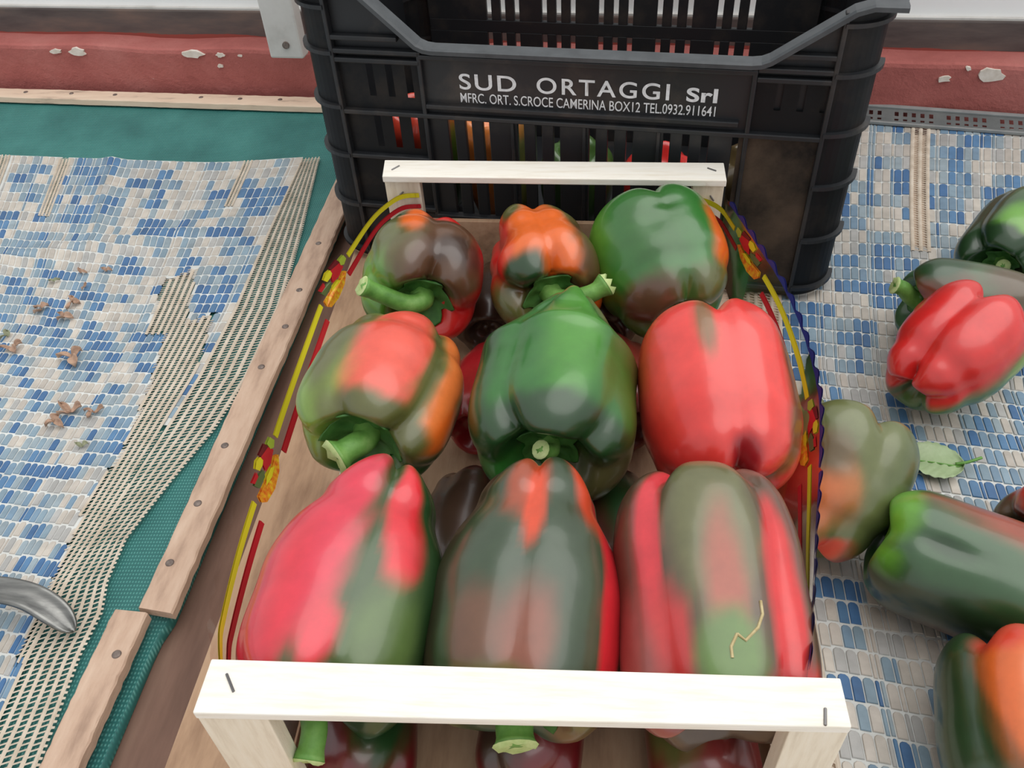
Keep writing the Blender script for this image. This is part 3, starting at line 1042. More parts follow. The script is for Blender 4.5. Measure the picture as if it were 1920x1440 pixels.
def make_film(edge, sgn, label):
    path = smooth_path(edge, 14)
    cum = [0.0]
    for a, b_ in zip(path, path[1:]):
        cum.append(cum[-1] + (b_ - a).length)
    tot = cum[-1]

    def P(s, d, off=0.0):
        """point on the film: s along the top edge from the front, d down from the edge"""
        x = interp(s, cum, [p.x for p in path]); y = interp(s, cum, [p.y for p in path]); z = interp(s, cum, [p.z for p in path])
        inn = abs(x) - 0.147
        L = math.hypot(max(inn, 0.004), z - 0.055)
        hx = max(inn, 0.004) / L
        q = d / L
        lean = 0.55 * d * hx + 0.45 * max(inn, 0.004) * q * q
        return Vector((x - sgn * lean + sgn * off * 0.8, y, z - d * math.sqrt(max(0.05, 1 - hx * hx)) + off * 0.3))
    n = 260
    drops = [0.0, 0.006, 0.012, 0.02, 0.03, 0.045, 0.06]

    def scal(s):
        return 0.0042 * (0.5 - 0.5 * math.cos(2 * PI * s / 0.019)) ** 0.8
    vs, fs = [], []
    for i in range(n + 1):
        s = tot * i / n
        for d in drops:
            vs.append(P(s, d - scal(s) * (1 if d == 0 else 0)))
    m_ = len(drops)
    for i in range(n):
        for k in range(m_ - 1):
            a = i * m_ + k
            fs.append((a, a + 1, a + m_ + 1, a + m_))
    film = obj('film_liner', vs, fs, M['film'], None, True)
    tag(film, label, 'film')

    def ribbon(name, s0, s1, d0, d1, mat, sc=False, off=0.0005):
        k = max(6, int((s1 - s0) / 0.002))
        vs, fs = [], []
        for o_ in (off, -off):
            for i in range(k + 1):
                s = s0 + (s1 - s0) * i / k
                e = scal(s) if sc else 0
                vs += [P(s, d0 - e, o_), P(s, d1 - (e * 0.1 if sc else 0), o_)]
        h = 2 * (k + 1)
        for i in range(k):
            a = 2 * i
            fs += [(a, a + 1, a + 3, a + 2), (h + a, h + a + 2, h + a + 3, h + a + 1)]
        return obj(name, vs, fs, mat, film)

    def blob(name, s, d, pts, mat, off=0.0008):
        vs = [P(s + a, d + b_, o_) for o_ in (off, -off) for a, b_ in pts]
        k = len(pts)
        return obj(name, vs, [tuple(range(k)), tuple(range(k, 2 * k))[::-1]], mat, film)
    return film, ribbon, blob, tot, P, cum, path


def s_at_y(cum, path, y):
    best = min(range(len(path)), key=lambda i: abs(path[i].y - y) + (1 if i < 3 else 0) * 0.0)
    return cum[best]


def motif(blob, s, sg=1):
    blob('printed_motif', s, 0.0, [(-0.024, 0.019), (-0.020, 0.0235), (-0.006, 0.0265), (0.010, 0.0255), (0.022, 0.0205), (0.018, 0.0175), (0.004, 0.019), (-0.010, 0.0165), (-0.022, 0.0150)], M['p_orange'], 0.0008)
    blob('printed_motif', s, 0.0, [(-0.010, 0.0180), (0.000, 0.0205), (0.010, 0.0200), (0.006, 0.0170), (-0.004, 0.0160)], M['p_yellow'], 0.0011)
    blob('printed_motif', s, 0.0, [(-0.006, 0.0040), (-0.004, 0.0085), (0.002, 0.0095), (0.006, 0.0085), (0.006, 0.0045), (0.000, 0.0025)], M['p_yellow'], 0.0009)
    blob('printed_motif', s, 0.0, [(0.006, 0.0055), (0.020, 0.0095), (0.022, 0.0150), (0.010, 0.0165), (0.000, 0.0145), (0.003, 0.0100)], M['p_red'], 0.0007)
    blob('printed_motif', s, 0.0, [(0.006, 0.0030), (0.019, 0.0045), (0.021, 0.0095), (0.008, 0.0075)], M['p_darkred'], 0.0006)
    blob('printed_motif', s, 0.0, [(-0.018, 0.0080), (-0.016, 0.0135), (-0.004, 0.0150), (0.000, 0.0120), (-0.006, 0.0095)], M['p_green'], 0.0007)
    blob('printed_motif', s, 0.0, [(-0.018, 0.0050), (-0.007, 0.0062), (-0.009, 0.0098), (-0.016, 0.0088)], M['p_red'], 0.0006)
    blob('printed_motif', s, 0.0, [(0.021, 0.0070), (0.029, 0.0080), (0.030, 0.0130), (0.024, 0.0145), (0.020, 0.0120)], M['p_lime'], 0.0009)


film_l, rib_l, blob_l, tot_l, P_l, cum_l, path_l = make_film(EDGE_L, -1, 'clear film with yellow and red stripes lining the left side of the small box')
sa, sb = s_at_y(cum_l, path_l, 0.182), s_at_y(cum_l, path_l, 0.392)
for (s0, s1) in ((0.003, sa - 0.028), (sa + 0.034, sb - 0.028), (sb + 0.034, tot_l - 0.001)):
    rib_l('yellow_stripe', s0, s1, 0.0115, 0.0158, M['p_yellow'])
for (s0, s1) in ((0.003, sa - 0.036), (sa + 0.028, sb - 0.036), (sb + 0.022, tot_l - 0.001)):
    rib_l('red_stripe', s0, s1, 0.0228, 0.0270, M['p_red'])
motif(blob_l, sa); motif(blob_l, sb)
rib_l('cut_edge', 0.002, tot_l - 0.002, 0.0, 0.0006, M['p_edge'], True) if False else None
film_r, rib_r, blob_r, tot_r, P_r, cum_r, path_r = make_film(EDGE_R, 1, 'clear film with scalloped blue edge lining the right side of the small box')
sa, sb = s_at_y(cum_r, path_r, 0.222), s_at_y(cum_r, path_r, 0.412)
for (s0, s1) in ((0.003, sa - 0.028), (sa + 0.034, sb - 0.028), (sb + 0.034, tot_r - 0.001)):
    rib_r('yellow_stripe', s0, s1, 0.0115, 0.0158, M['p_yellow'])
for (s0, s1) in ((0.003, sa - 0.036), (sa + 0.028, sb - 0.036), (sb + 0.022, tot_r - 0.001)):
    rib_r('red_stripe', s0, s1, 0.0228, 0.0270, M['p_red'])
motif(blob_r, sa); motif(blob_r, sb)
rib_r('blue_scallops', sa - 0.04, sb + 0.05, 0.0, 0.0012, M['p_blue'], True)
rib_r('blue_scallops', 0.02, sa - 0.045, 0.0, 0.0010, M['p_blue'], True)

# ------------------------------------------------------------------ peppers
GREEN, LGREEN, DGREEN = lin(44, 92, 34), lin(92, 146, 44), lin(30, 60, 28)
OLIVE, BROWN, DBROWN = lin(86, 88, 44), lin(86, 58, 38), lin(60, 42, 32)
RED, DRED, PINK, ORANGE = lin(196, 34, 32), lin(140, 22, 28), lin(206, 48, 62), lin(212, 96, 30)


def catmull(P, n):
    P = np.array(P, float)
    Q = np.vstack([2 * P[0] - P[1], P, 2 * P[-1] - P[-2]])
    out = []
    for i in range(1, len(Q) - 2):
        for t in np.linspace(0, 1, n, endpoint=False):
            a, b_, c, d = Q[i - 1], Q[i], Q[i + 1], Q[i + 2]
            out.append(0.5 * (2 * b_ + (c - a) * t + (2 * a - 5 * b_ + 4 * c - d) * t * t + (3 * b_ - a - 3 * c + d) * t ** 3))
    out.append(P[-1])
    return np.array(out)


def sm01(x):
    x = np.clip(x, 0, 1)
    return x * x * (3 - 2 * x)


def adiff(a, b_):
    return (a - b_ + 180.0) % 360.0 - 180.0


def pepper(label, pos, az, el, L, W, H=None, grooves=((45, .12, 22), (135, .10, 22), (-45, .12, 22), (-135, .10, 22)), base=GREEN, blobs=(),
           shoulder=1.0, mid=1.0, tip=0.86, cav=0.016, dim=0.012, dents=(), stem=None, seed=1, roll=0.0, group=None, res=(88, 6), bend=0.0, rmul=None, scars=(), tiplift=0.0, name='bell_pepper'):
    """pos = middle of the fruit; az/el = heading of the stem end (az 0 = towards the front, + = right; el up).
    grooves: (angle from the camera-facing ridge, depth, width).  blobs: (angle, v, angle radius, v radius, colour, soft); v = 1 stem end, 0 tip."""
    H = H or W
    a = Vector((math.sin(az) * math.cos(el), -math.cos(az) * math.cos(el), math.sin(el)))
    view = (CAM_POS - Vector(pos)).normalized()
    up = (view - a * view.dot(a)).normalized()
    # angle grows towards the right-hand side as seen from above
    rt = up.cross(a) if up.cross(a).dot(_right) > 0 else a.cross(up)
    if abs(up.cross(a).dot(_right)) < 0.15:
        rt = a.cross(up)
    if roll:
        c_, s_ = math.cos(roll), math.sin(roll)
        up, rt = up * c_ + rt * s_, rt * c_ - up * s_
    nphi, nseg = res
    R_ = W / 2
    q = min(0.30 * W, 0.28 * L)
    zu, zl = .5 * L - 1.05 * q, -.5 * L + .95 * q
    prof = [(0.0, .5 * L - cav), (.20, .5 * L - cav * 1.0), (.38, .5 * L - .72 * cav), (.54, .5 * L - .14 * cav), (.68, .5 * L), (.84 * shoulder, .5 * L - .22 * q), (.96 * shoulder, .5 * L - .6 * q),
            (1.0 * shoulder, zu), (.5 * shoulder + .5 * mid, zu * .75 + zl * .25), (mid, zu * .5 + zl * .5), (.5 * mid + .5 * tip + .03, zu * .22 + zl * .78), (tip, zl), (.93 * tip, -.5 * L + .55 * q), (.78 * tip, -.5 * L + .2 * q), (.56 * tip, -.5 * L),
            (.36 * tip, -.5 * L + .25 * dim), (.16 * tip, -.5 * L + .85 * dim), (0.0, -.5 * L + dim)]
    pr = catmull(prof, nseg)
    ns = len(pr)
    phi = np.linspace(-180, 180, nphi, endpoint=False)
    rho, zz = pr[:, 0][:, None], pr[:, 1][:, None]
    PH = phi[None, :]
    v01 = np.clip(zz / L + .5, 0, 1)
    G = np.zeros((1, nphi))
    for (g, dpt, wd) in grooves:
        G = np.maximum(G, dpt * np.exp(-np.abs(adiff(PH, g) / wd) ** 1.5))
    endk = np.clip(np.abs(zz) / (.5 * L), 0, 1) ** 2
    radial = 0.55 + 0.75 * endk
    rho2 = rho * (1 - G * radial)
    z2 = zz - np.sign(zz) * G * W * 0.70 * endk * np.clip(rho / .5, 0, 1) ** 1.5 * sm01((np.abs(zz) / (.5 * L) - .45) / .55)
    rng = np.random.RandomState(seed)
    wob = np.zeros((ns, nphi))
    for k in range(7):
        n_ = rng.randint(1, 5); f_ = rng.uniform(2, 6.5); p1, p2 = rng.uniform(0, 6.28, 2)
        wob += rng.uniform(.3, 1) * np.sin(n_ * np.radians(PH) + p1) * np.sin(f_ * v01 + p2)
    rho2 = rho2 * (1 + 0.018 * wob)
    if rmul:
        rho2 = rho2 * np.interp(v01, [q_[0] for q_ in rmul], [q_[1] for q_ in rmul])
    for (pa, pv, ra, rv, dp) in dents:
        rho2 = rho2 * (1 - dp * np.exp(-(adiff(PH, pa) / ra) ** 2 - ((v01 - pv) / rv) ** 2))
    lob = 1 + 0.02 * np.sin(np.radians(PH) * 3 + seed)
    z2 = z2 * lob
    x = rho2 * R_ * np.sin(np.radians(PH))
    y = rho2 * (H / 2) * np.cos(np.radians(PH))
    yb = y + bend * (1 - (2 * zz / L) ** 2) * np.ones_like(x)
    yb = yb + tiplift * sm01((.45 - v01) / .45)
    A, U_, RT_ = np.array(a), np.array(up), np.array(rt)
    P = z2[..., None] * A + yb[..., None] * U_ + x[..., None] * RT_
    z2f = np.broadcast_to(z2, x.shape)
    # colours
    col = np.ones((ns, nphi, 4)) * np.array(base)
    nz = 0.5 * np.sin(np.radians(PH) * 5 + seed) * np.sin(v01 * 9 + seed * 2) + 0.3 * np.sin(np.radians(PH) * 11 + seed * 3 + v01 * 14) + 0.2 * np.sin(np.radians(PH) * 23 + v01 * 31 + seed)
    for (pa, pv, ra, rv, c, soft) in blobs:
        soft = soft * 0.72
        d = np.sqrt((adiff(PH, pa) / ra) ** 2 + ((v01 - pv) / rv) ** 2) + 0.16 * nz
        w = np.clip((1 + soft - d) / (2 * soft), 0, 1)
        w = (w * w * (3 - 2 * w))[..., None]
        col = col * (1 - w) + np.array(c) * w
    verts = P.reshape(-1, 3)
    idx = np.arange(ns * nphi).reshape(ns, nphi)
    fs = []
    e1 = (Vector(P[ns // 2, 1]) - Vector(P[ns // 2, 0])).cross(Vector(P[ns // 2 + 1, 0]) - Vector(P[ns // 2, 0]))
    outw = e1.dot(Vector(P[ns // 2, 0])) > 0
    for i in range(1, ns - 2):
        for k in range(nphi):
            k2 = (k + 1) % nphi
            qd = (int(idx[i, k]), int(idx[i, k2]), int(idx[i + 1, k2]), int(idx[i + 1, k]))
            fs.append(qd if outw else qd[::-1])
    t0 = tuple(int(idx[1, k]) for k in range(nphi)); t1 = tuple(int(idx[ns - 2, k]) for k in range(nphi))
    fs.append(t0 if not outw else t0[::-1]); fs.append(t1 if outw else t1[::-1])
    root = empty(name, pos, 0, label, 'pepper', group)
    body = obj('fruit', verts, fs, M['pepper'], root, True)
    set_tint(body.data, col.reshape(-1, 4))
    for sc in scars:
        pts = []
        for (pa, pv) in sc:
            k_ = int(round((pa + 180) / 360 * nphi)) % nphi
            i_ = int(np.argmin(np.abs(v01[:, 0] - pv) + (rho[:, 0] < .6)))
            pts.append(Vector(P[i_, k_]) * 1.004)
        v_, f_ = tube_geo(pts, [0.0008] * len(pts), 6, True)
        obj('pale_scar', v_, f_, M['scar'], body)
    if stem:
        zc = .5 * L - cav
        def loc(px_, py_, pz_):
            return a * (zc + pz_) + up * py_ + rt * px_
        cr_ = stem.get('calyx', 0.019)
        n = 42
        vs, fs2 = [], []
        rings = [(0.0, 0.004), (0.35, 0.0045), (0.7, 0.0035), (0.95, 0.0050), (1.0, 0.0040), (0.9, 0.0)]
        for ri, (r_, h_) in enumerate(rings):
            for k in range(n):
                an = 2 * PI * k / n
                lobe = 1 + (0.14 * math.cos(6 * an + seed) + 0.06 * math.cos(11 * an + seed * 2)) * r_
                lift = interp(cr_ * r_ * lobe, pr[:nseg * 5, 0] * R_, pr[:nseg * 5, 1]) - zc
                vs.append(loc(math.sin(an) * cr_ * r_ * lobe, math.cos(an) * cr_ * r_ * lobe, h_ * 0.7 + lift * 0.8 + 0.0008 * math.sin(6 * an)))
        for ri in range(len(rings) - 1):
            for k in range(n):
                fs2.append((ri * n + k, ri * n + (k + 1) % n, (ri + 1) * n + (k + 1) % n, (ri + 1) * n + k))
        obj('calyx', vs, fs2, M['calyx'], root, True)
        path = smooth_path([loc(*p) for p in stem['path']], 5)
        r0, r1 = stem.get('r', (0.0078, 0.0062))
        k = len(path)
        rad = []
        for i in range(k):
            t = i / (k - 1)
            rr_ = r0 * (1 - t) + r1 * t + 0.0035 * math.exp(-t * 9)
            if t > 0.86:
                rr_ *= 1 + stem.get('flare', 0.25) * (t - 0.86) / 0.14
            rad.append(rr_)
        v_, f_ = tube_geo(path, rad, 14)
        so = obj('stem', v_, f_, M['stem'], root, True)
        # pale cut end with a ragged edge
        tdir = (path[-1] - path[-2]).normalized()
        base_i = (k - 1) * 14
        ring = [Vector(v_[base_i + j]) for j in range(14)]
        ctr = sum(ring, Vector()) / 14
        rr2 = random.Random(seed)
        vs = [ctr + (p - ctr) * 1.02 for p in ring] + [ctr + (p - ctr) * 0.86 + tdir * rr2.uniform(0.0, stem.get('rag', 0.0025)) for p in ring] + [ctr - tdir * 0.0006]
        fs2 = [(j, (j + 1) % 14, 14 + (j + 1) % 14, 14 + j) for j in range(14)] + [(14 + j, 14 + (j + 1) % 14, 28) for j in range(14)]
        obj('cut_end', vs, fs2, M['stem_cut'], so, True)
    return root


rad = math.radians
BOXG = 'peppers in the small wooden box'
# back row of the box
pepper('brown and green pepper with a long green stem bent left, back left in the box', (-0.105, 0.410, 0.101), rad(6), rad(-2), 0.102, 0.104, 0.108,
       grooves=((12, .20, 14), (100, .12, 20), (-70, .16, 18), (175, .1, 20)), base=BROWN,
       blobs=((-60, .5, 50, .5, OLIVE, .6), (-100, .9, 50, .4, LGREEN, .6), (-45, .15, 22, .25, DGREEN, .5), (-12, .30, 13, .30, ORANGE, .5), (45, .12, 40, .12, RED, .5), (75, .3, 22, .5, DRED, .6), (130, .9, 50, .5, RED, .5), (35, .75, 30, .16, DBROWN, .6), (-150, .9, 50, .3, GREEN, .5)),
       tip=0.80, cav=0.020, stem={'path': [(0, 0, 0.0), (0.0, 0.001, 0.010), (-0.012, 0.004, 0.018), (-0.034, 0.016, 0.022), (-0.047, 0.024, 0.024)], 'r': (0.0085, 0.0066), 'calyx': 0.023}, seed=3, group=BOXG)
pepper('orange and red waisted pepper with a ragged stem, back middle of the box', (-0.006, 0.420, 0.101), rad(14), rad(0), 0.110, 0.098, 0.104,
       grooves=((18, .20, 13), (105, .12, 20), (-60, .22, 16), (-150, .1, 22)), base=ORANGE,
       blobs=((-66, .45, 44, .8, RED, .4), (-14, .16, 16, .16, OLIVE, .5), (70, .35, 40, .6, OLIVE, .5), (90, .75, 45, .4, BROWN, .5), (-30, .97, 40, .13, DGREEN, .5), (30, .5, 16, .3, ORANGE, .6), (-120, .9, 60, .3, OLIVE, .5), (150, .8, 50, .4, ORANGE, .5)),
       tip=0.82, mid=0.90, dents=((-48, .42, 26, .22, .16),), stem={'path': [(0, 0, 0), (0.002, 0.000, 0.010), (0.014, 0.0, 0.018), (0.030, 0.001, 0.022), (0.043, 0.003, 0.020)], 'r': (0.0080, 0.0070), 'calyx': 0.022, 'flare': 0.45, 'rag': 0.006}, seed=8, group=BOXG)
pepper('large plain green pepper with a notched end, back right in the box', (0.094, 0.420, 0.100), rad(180 + 16), rad(14), 0.118, 0.116, 0.104,
       grooves=((28, .10, 12), (-75, .08, 24), (110, .10, 22), (-160, .08, 24)), base=lin(46, 104, 40),
       blobs=((-70, .75, 40, .45, LGREEN, .6), (10, .55, 30, .35, GREEN, .6), (-30, .05, 50, .16, BROWN, .6), (80, .35, 20, .45, ORANGE, .5), (75, .05, 40, .2, OLIVE, .5)),
       tip=0.86, dim=0.020, dents=((10, .55, 14, .12, .05), (25, .7, 16, .05, .04), (22, .0, 9, .12, .16)), seed=5, group=BOXG)
# middle row
pepper('green pepper striped pink and orange with stem end forward, middle left of the box', (-0.107, 0.250, 0.112), rad(-8), rad(2), 0.122, 0.110, 0.102,
       grooves=((28, .13, 12), (95, .10, 22), (-42, .12, 18), (180, .1, 25), (-115, .1, 20)), base=lin(92, 98, 46),
       blobs=((-12, .55, 31, .74, lin(212, 80, 62), .35), (46, .5, 12, .60, lin(212, 112, 52), .45), (62, .80, 12, .2, ORANGE, .5), (25, .45, 6, .55, OLIVE, .6), (-88, .85, 44, .34, lin(112, 142, 52), .9), (8, 1.0, 70, .12, OLIVE, .5), (95, .5, 28, .6, lin(70, 84, 44), .5), (150, .9, 60, .4, GREEN, .4), (-60, .45, 14, .5, OLIVE, .6)),
       tip=0.84, cav=0.021, stem={'path': [(0, 0, 0), (0, 0, 0.010), (-0.004, 0.001, 0.018), (-0.011, -0.004, 0.028)], 'r': (0.0085, 0.0085), 'calyx': 0.025, 'flare': 0.5, 'rag': 0.005}, seed=11, group=BOXG)
pepper('glossy all-green pepper with a curled stem, centre of the box', (0.0135, 0.250, 0.114), rad(-5), rad(0), 0.142, 0.116, 0.106,
       grooves=((-40, .16, 12), (38, .10, 14), (90, .10, 20), (-110, .1, 20), (175, .12, 22)), base=lin(40, 98, 34),
       blobs=((5, .35, 20, .5, lin(70, 130, 44), .7), (-80, .5, 25, .6, DGREEN, .6), (75, .2, 40, .3, OLIVE, .5), (10, .97, 90, .12, DGREEN, .5), (100, .6, 30, .5, lin(54, 82, 34), .6), (120, .95, 40, .2, lin(70, 66, 36), .5)),
       tip=0.96, shoulder=1.02, tiplift=0.028, rmul=[(0, .34), (.08, .42), (.20, .62), (.36, .97), (1, 1)], cav=0.024, dents=((-15, .80, 12, .25, .05), (60, .3, 18, .4, .05)), stem={'path': [(0, 0, 0), (0.002, 0.002, 0.010), (-0.002, 0.008, 0.017), (-0.005, 0.012, 0.020)], 'r': (0.0052, 0.0048), 'calyx': 0.019, 'flare': 0.3}, seed=14, group=BOXG)
pepper('broad bright red pepper with a cleft end, middle right of the box', (0.122, 0.242, 0.112), rad(180 + 4), rad(16), 0.128, 0.108, 0.104,
       grooves=((14, .12, 11), (-72, .07, 24), (80, .09, 22), (170, .1, 25)), base=lin(214, 62, 56),
       blobs=((0, .82, 7, .24, lin(120, 84, 48), .7), (78, .5, 18, .7, lin(120, 74, 44), .6), (-70, .8, 26, .3, lin(190, 70, 40), .6), (-20, .22, 60, .2, lin(206, 48, 42), .7), (20, .02, 16, .12, DRED, .6)),
       tip=0.92, dim=0.018, dents=((40, .9, 14, .14, .08),), seed=17, group=BOXG)
# front row
pepper('long pink-red pepper with dark green lower side, front left in the box', (-0.0985, 0.0945, 0.1075), rad(-10), rad(-13), 0.150, 0.112, 0.096,
       grooves=((3, .15, 11), (75, .10, 24), (-75, .08, 26), (160, .1, 24)), base=lin(58, 78, 42),
       blobs=((-50, .38, 44, .55, lin(200, 46, 66), .3), (-62, .75, 34, .4, lin(200, 40, 56), .4), (24, .27, 18, .28, lin(208, 40, 50), .35), (60, .3, 22, .5, DGREEN, .6), (-12, .78, 10, .12, PINK, .6), (25, .75, 20, .2, lin(78, 100, 50), .6), (120, .5, 50, .6, DGREEN, .5), (-140, .5, 50, .6, DRED, .5)),
       tip=0.66, mid=0.96, stem={'path': [(0, 0, 0), (0, 0, 0.012), (0.004, 0.001, 0.022), (0.006, 0.000, 0.036)], 'r': (0.0072, 0.0068), 'calyx': 0.02}, seed=21, group=BOXG)
pepper('long dark green pepper with orange tip and red right flank, front middle of box', (0.001, 0.0940, 0.1075), rad(-4), rad(-14), 0.150, 0.110, 0.098,
       grooves=((-6, .10, 9), (70, .09, 22), (-70, .09, 22), (170, .1, 24)), base=lin(50, 66, 44),
       blobs=((-12, .10, 20, .20, lin(150, 70, 44), .5), (-3, .22, 8, .20, lin(204, 70, 36), .5), (64, .55, 17, .60, lin(196, 34, 44), .25), (48, .1, 16, .22, lin(190, 70, 40), .5), (-30, .75, 16, .16, lin(96, 64, 44), .7), (0, .78, 16, .2, lin(120, 66, 46), .7), (-85, .5, 25, .7, lin(56, 48, 34), .5), (110, .6, 30, .5, lin(120, 30, 34), .5), (0, .98, 120, .1, lin(96, 92, 48), .5)),
       tip=0.70, mid=0.98, dents=((5, .42, 40, .012, .012), (-5, .55, 40, .012, .012)), stem={'path': [(0, 0, 0), (0, 0, 0.012), (0.002, 0.001, 0.024)], 'r': (0.0105, 0.0095), 'calyx': 0.024}, seed=25, group=BOXG)
pepper('olive and red striped pepper with a pale crack, front right in the box', (0.1015, 0.0910, 0.1065), rad(2), rad(-14), 0.146, 0.106, 0.098,
       grooves=((-30, .13, 11), (44, .13, 11), (100, .1, 20), (-100, .1, 20), (175, .1, 24)), base=lin(84, 66, 50),
       blobs=((6, .25, 26, .40, lin(98, 98, 64), .5), (10, .55, 11, .28, lin(152, 76, 56), .7), (-36, .35, 9, .5, lin(200, 48, 56), .4), (-28, .75, 16, .22, lin(186, 50, 50), .5), (-70, .4, 24, .5, lin(76, 52, 40), .5), (48, .60, 13, .4, lin(198, 44, 44), .4), (72, .25, 16, .35, lin(110, 76, 64), .5), (95, .5, 14, .6, lin(54, 60, 38), .5), (8, .80, 20, .16, lin(84, 112, 50), .5), (-55, .85, 22, .3, lin(140, 70, 64), .6), (60, .95, 30, .14, lin(170, 44, 44), .5)),
       tip=0.98, dents=((0, .62, 12, .1, -.02),), seed=29, scars=[[(10, .80), (10, .77), (12, .73)], [(12, .735), (18, .76), (24, .71), (28, .66), (30, .60)]], group=BOXG)

# lower layer, glimpsed between and below
LOWG = 'peppers of the lower layer in the small box'  # front reds darkened: shade under the rail put into their colour
low = [((-0.098, 0.060, 0.035), 8, 0.110, 0.062, lin(96, 20, 24), 'red pepper with shade in its colour, low in the box, under the front left pepper', ((20, .6, 40, .4, DGREEN, .5),)),
       ((0.004, 0.066, 0.035), -6, 0.108, 0.062, lin(96, 20, 24), 'red pepper with shade in its colour, low in the box, under the front middle pepper', ((-40, .7, 40, .4, DBROWN, .5),)),
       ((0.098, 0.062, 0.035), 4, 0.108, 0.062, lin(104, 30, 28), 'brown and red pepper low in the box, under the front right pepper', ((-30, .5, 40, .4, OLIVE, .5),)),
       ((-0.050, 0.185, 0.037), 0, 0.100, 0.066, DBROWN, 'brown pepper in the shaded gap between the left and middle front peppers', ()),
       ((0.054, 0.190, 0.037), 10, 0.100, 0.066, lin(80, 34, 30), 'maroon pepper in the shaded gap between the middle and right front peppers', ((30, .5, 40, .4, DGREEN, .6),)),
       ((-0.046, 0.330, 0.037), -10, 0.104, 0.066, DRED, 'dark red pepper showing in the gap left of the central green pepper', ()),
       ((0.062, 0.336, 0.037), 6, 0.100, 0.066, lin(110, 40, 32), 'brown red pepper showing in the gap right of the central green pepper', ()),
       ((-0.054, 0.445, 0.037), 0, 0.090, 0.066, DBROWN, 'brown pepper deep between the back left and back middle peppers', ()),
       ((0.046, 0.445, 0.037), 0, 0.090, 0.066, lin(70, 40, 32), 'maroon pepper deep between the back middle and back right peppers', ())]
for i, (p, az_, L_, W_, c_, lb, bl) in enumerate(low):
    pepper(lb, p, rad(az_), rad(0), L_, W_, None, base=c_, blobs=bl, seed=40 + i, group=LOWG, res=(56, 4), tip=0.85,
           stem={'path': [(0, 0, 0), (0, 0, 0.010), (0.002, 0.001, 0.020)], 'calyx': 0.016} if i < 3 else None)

# loose peppers on the right mat
LOOSE = 'loose peppers on the right mat'
pepper('dark green pepper with stem end forward, farthest of the loose peppers', (0.445, 0.541, 0.046), rad(-38), rad(-4), 0.130, 0.088, 0.088,
       grooves=((20, .14, 14), (-60, .16, 14), (95, .12, 18), (-140, .1, 20)), base=lin(50, 84, 38),
       blobs=((-10, .8, 26, .2, LGREEN, .6), (10, .35, 20, .5, lin(110, 74, 50), .6), (-80, .6, 40, .5, DGREEN, .5), (80, .6, 40, .5, lin(60, 60, 36), .5), (-30, .98, 70, .1, DGREEN, .4)),
       cav=0.022, stem={'path': [(0, 0, 0), (0.001, 0.002, 0.008), (0.003, 0.006, 0.014)], 'r': (0.0055, 0.005), 'calyx': 0.015}, seed=51, group=LOOSE)
pepper('grey-green pepper with a brown shoulder, lying behind the loose red pepper', (0.372, 0.434, 0.042), rad(-98), rad(4), 0.120, 0.084, 0.084,
       grooves=((10, .14, 14), (100, .12, 18), (-90, .12, 18), (180, .1, 20)), base=lin(62, 92, 60),
       blobs=((0, .9, 70, .3, lin(108, 60, 44), .4), (-40, .95, 50, .2, lin(160, 60, 44), .5), (70, .85, 40, .2, DGREEN, .5), (40, .3, 40, .3, lin(84, 70, 50), .6)),
       seed=55, group=LOOSE, stem={'path': [(0, 0, 0), (0.004, 0.004, 0.012), (0.010, 0.010, 0.022), (0.012, 0.012, 0.030)], 'calyx': 0.016})
pepper('knobbly bright red pepper with green underside, beside the leaf', (0.326, 0.362, 0.056), rad(128), rad(22), 0.104, 0.092, 0.088,
       grooves=((-28, .24, 14), (50, .10, 18), (120, .14, 18), (-110, .16, 18)), base=lin(196, 40, 36),
       blobs=((150, .5, 60, .9, lin(70, 96, 44), .35), (75, .65, 22, .5, lin(150, 74, 52), .5), (95, .4, 16, .6, OLIVE, .5), (-40, .3, 20, .4, RED, .6), (-150, .5, 30, .6, lin(60, 74, 40), .5), (92, .65, 30, .8, lin(72, 104, 44), .4), (76, .85, 14, .3, lin(120, 146, 60), .6)),
       tip=0.82, dim=0.020, dents=((-25, .05, 14, .25, .18),), seed=59, group=LOOSE)
pepper('olive and orange blotched squat pepper touching the film of the box', (0.204, 0.226, 0.054), rad(150), rad(38), 0.106, 0.098, 0.098,
       grooves=((30, .13, 16), (-50, .10, 18), (115, .12, 18), (-135, .1, 20)), base=lin(94, 100, 58),
       blobs=((-22, .34, 44, .30, lin(196, 108, 58), .6), (-62, .25, 40, .34, lin(200, 84, 46), .5), (-10, .62, 20, .14, lin(92, 74, 42), .7), (60, .02, 50, .14, lin(206, 62, 38), .4), (-70, .05, 70, .16, lin(210, 60, 40), .4), (70, .5, 30, .5, lin(82, 92, 52), .5)),
       tip=0.84, dim=0.020, dents=((20, .15, 18, .2, .08),), seed=63, group=LOOSE)
pepper('long dark green pepper pointing right, in front of the olive and orange one', (0.297, 0.150, 0.043), rad(-114), rad(4), 0.156, 0.086, 0.084,
       grooves=((15, .04, 14), (95, .05, 22), (-70, .05, 22), (180, .06, 20)), cav=0.006, base=lin(44, 78, 42),
       blobs=((-50, 1.0, 50, .10, LGREEN, .6), (50, 1.0, 50, .10, LGREEN, .6), (60, .3, 26, .5, lin(146, 74, 56), .6), (-60, .5, 40, .7, lin(30, 44, 24), .5), (-95, .3, 30, .5, lin(80, 36, 28), .5), (14, .78, 8, .10, DGREEN, .5)),
       tip=0.78, dents=((14, .78, 8, .12, .08),), seed=67, group=LOOSE)
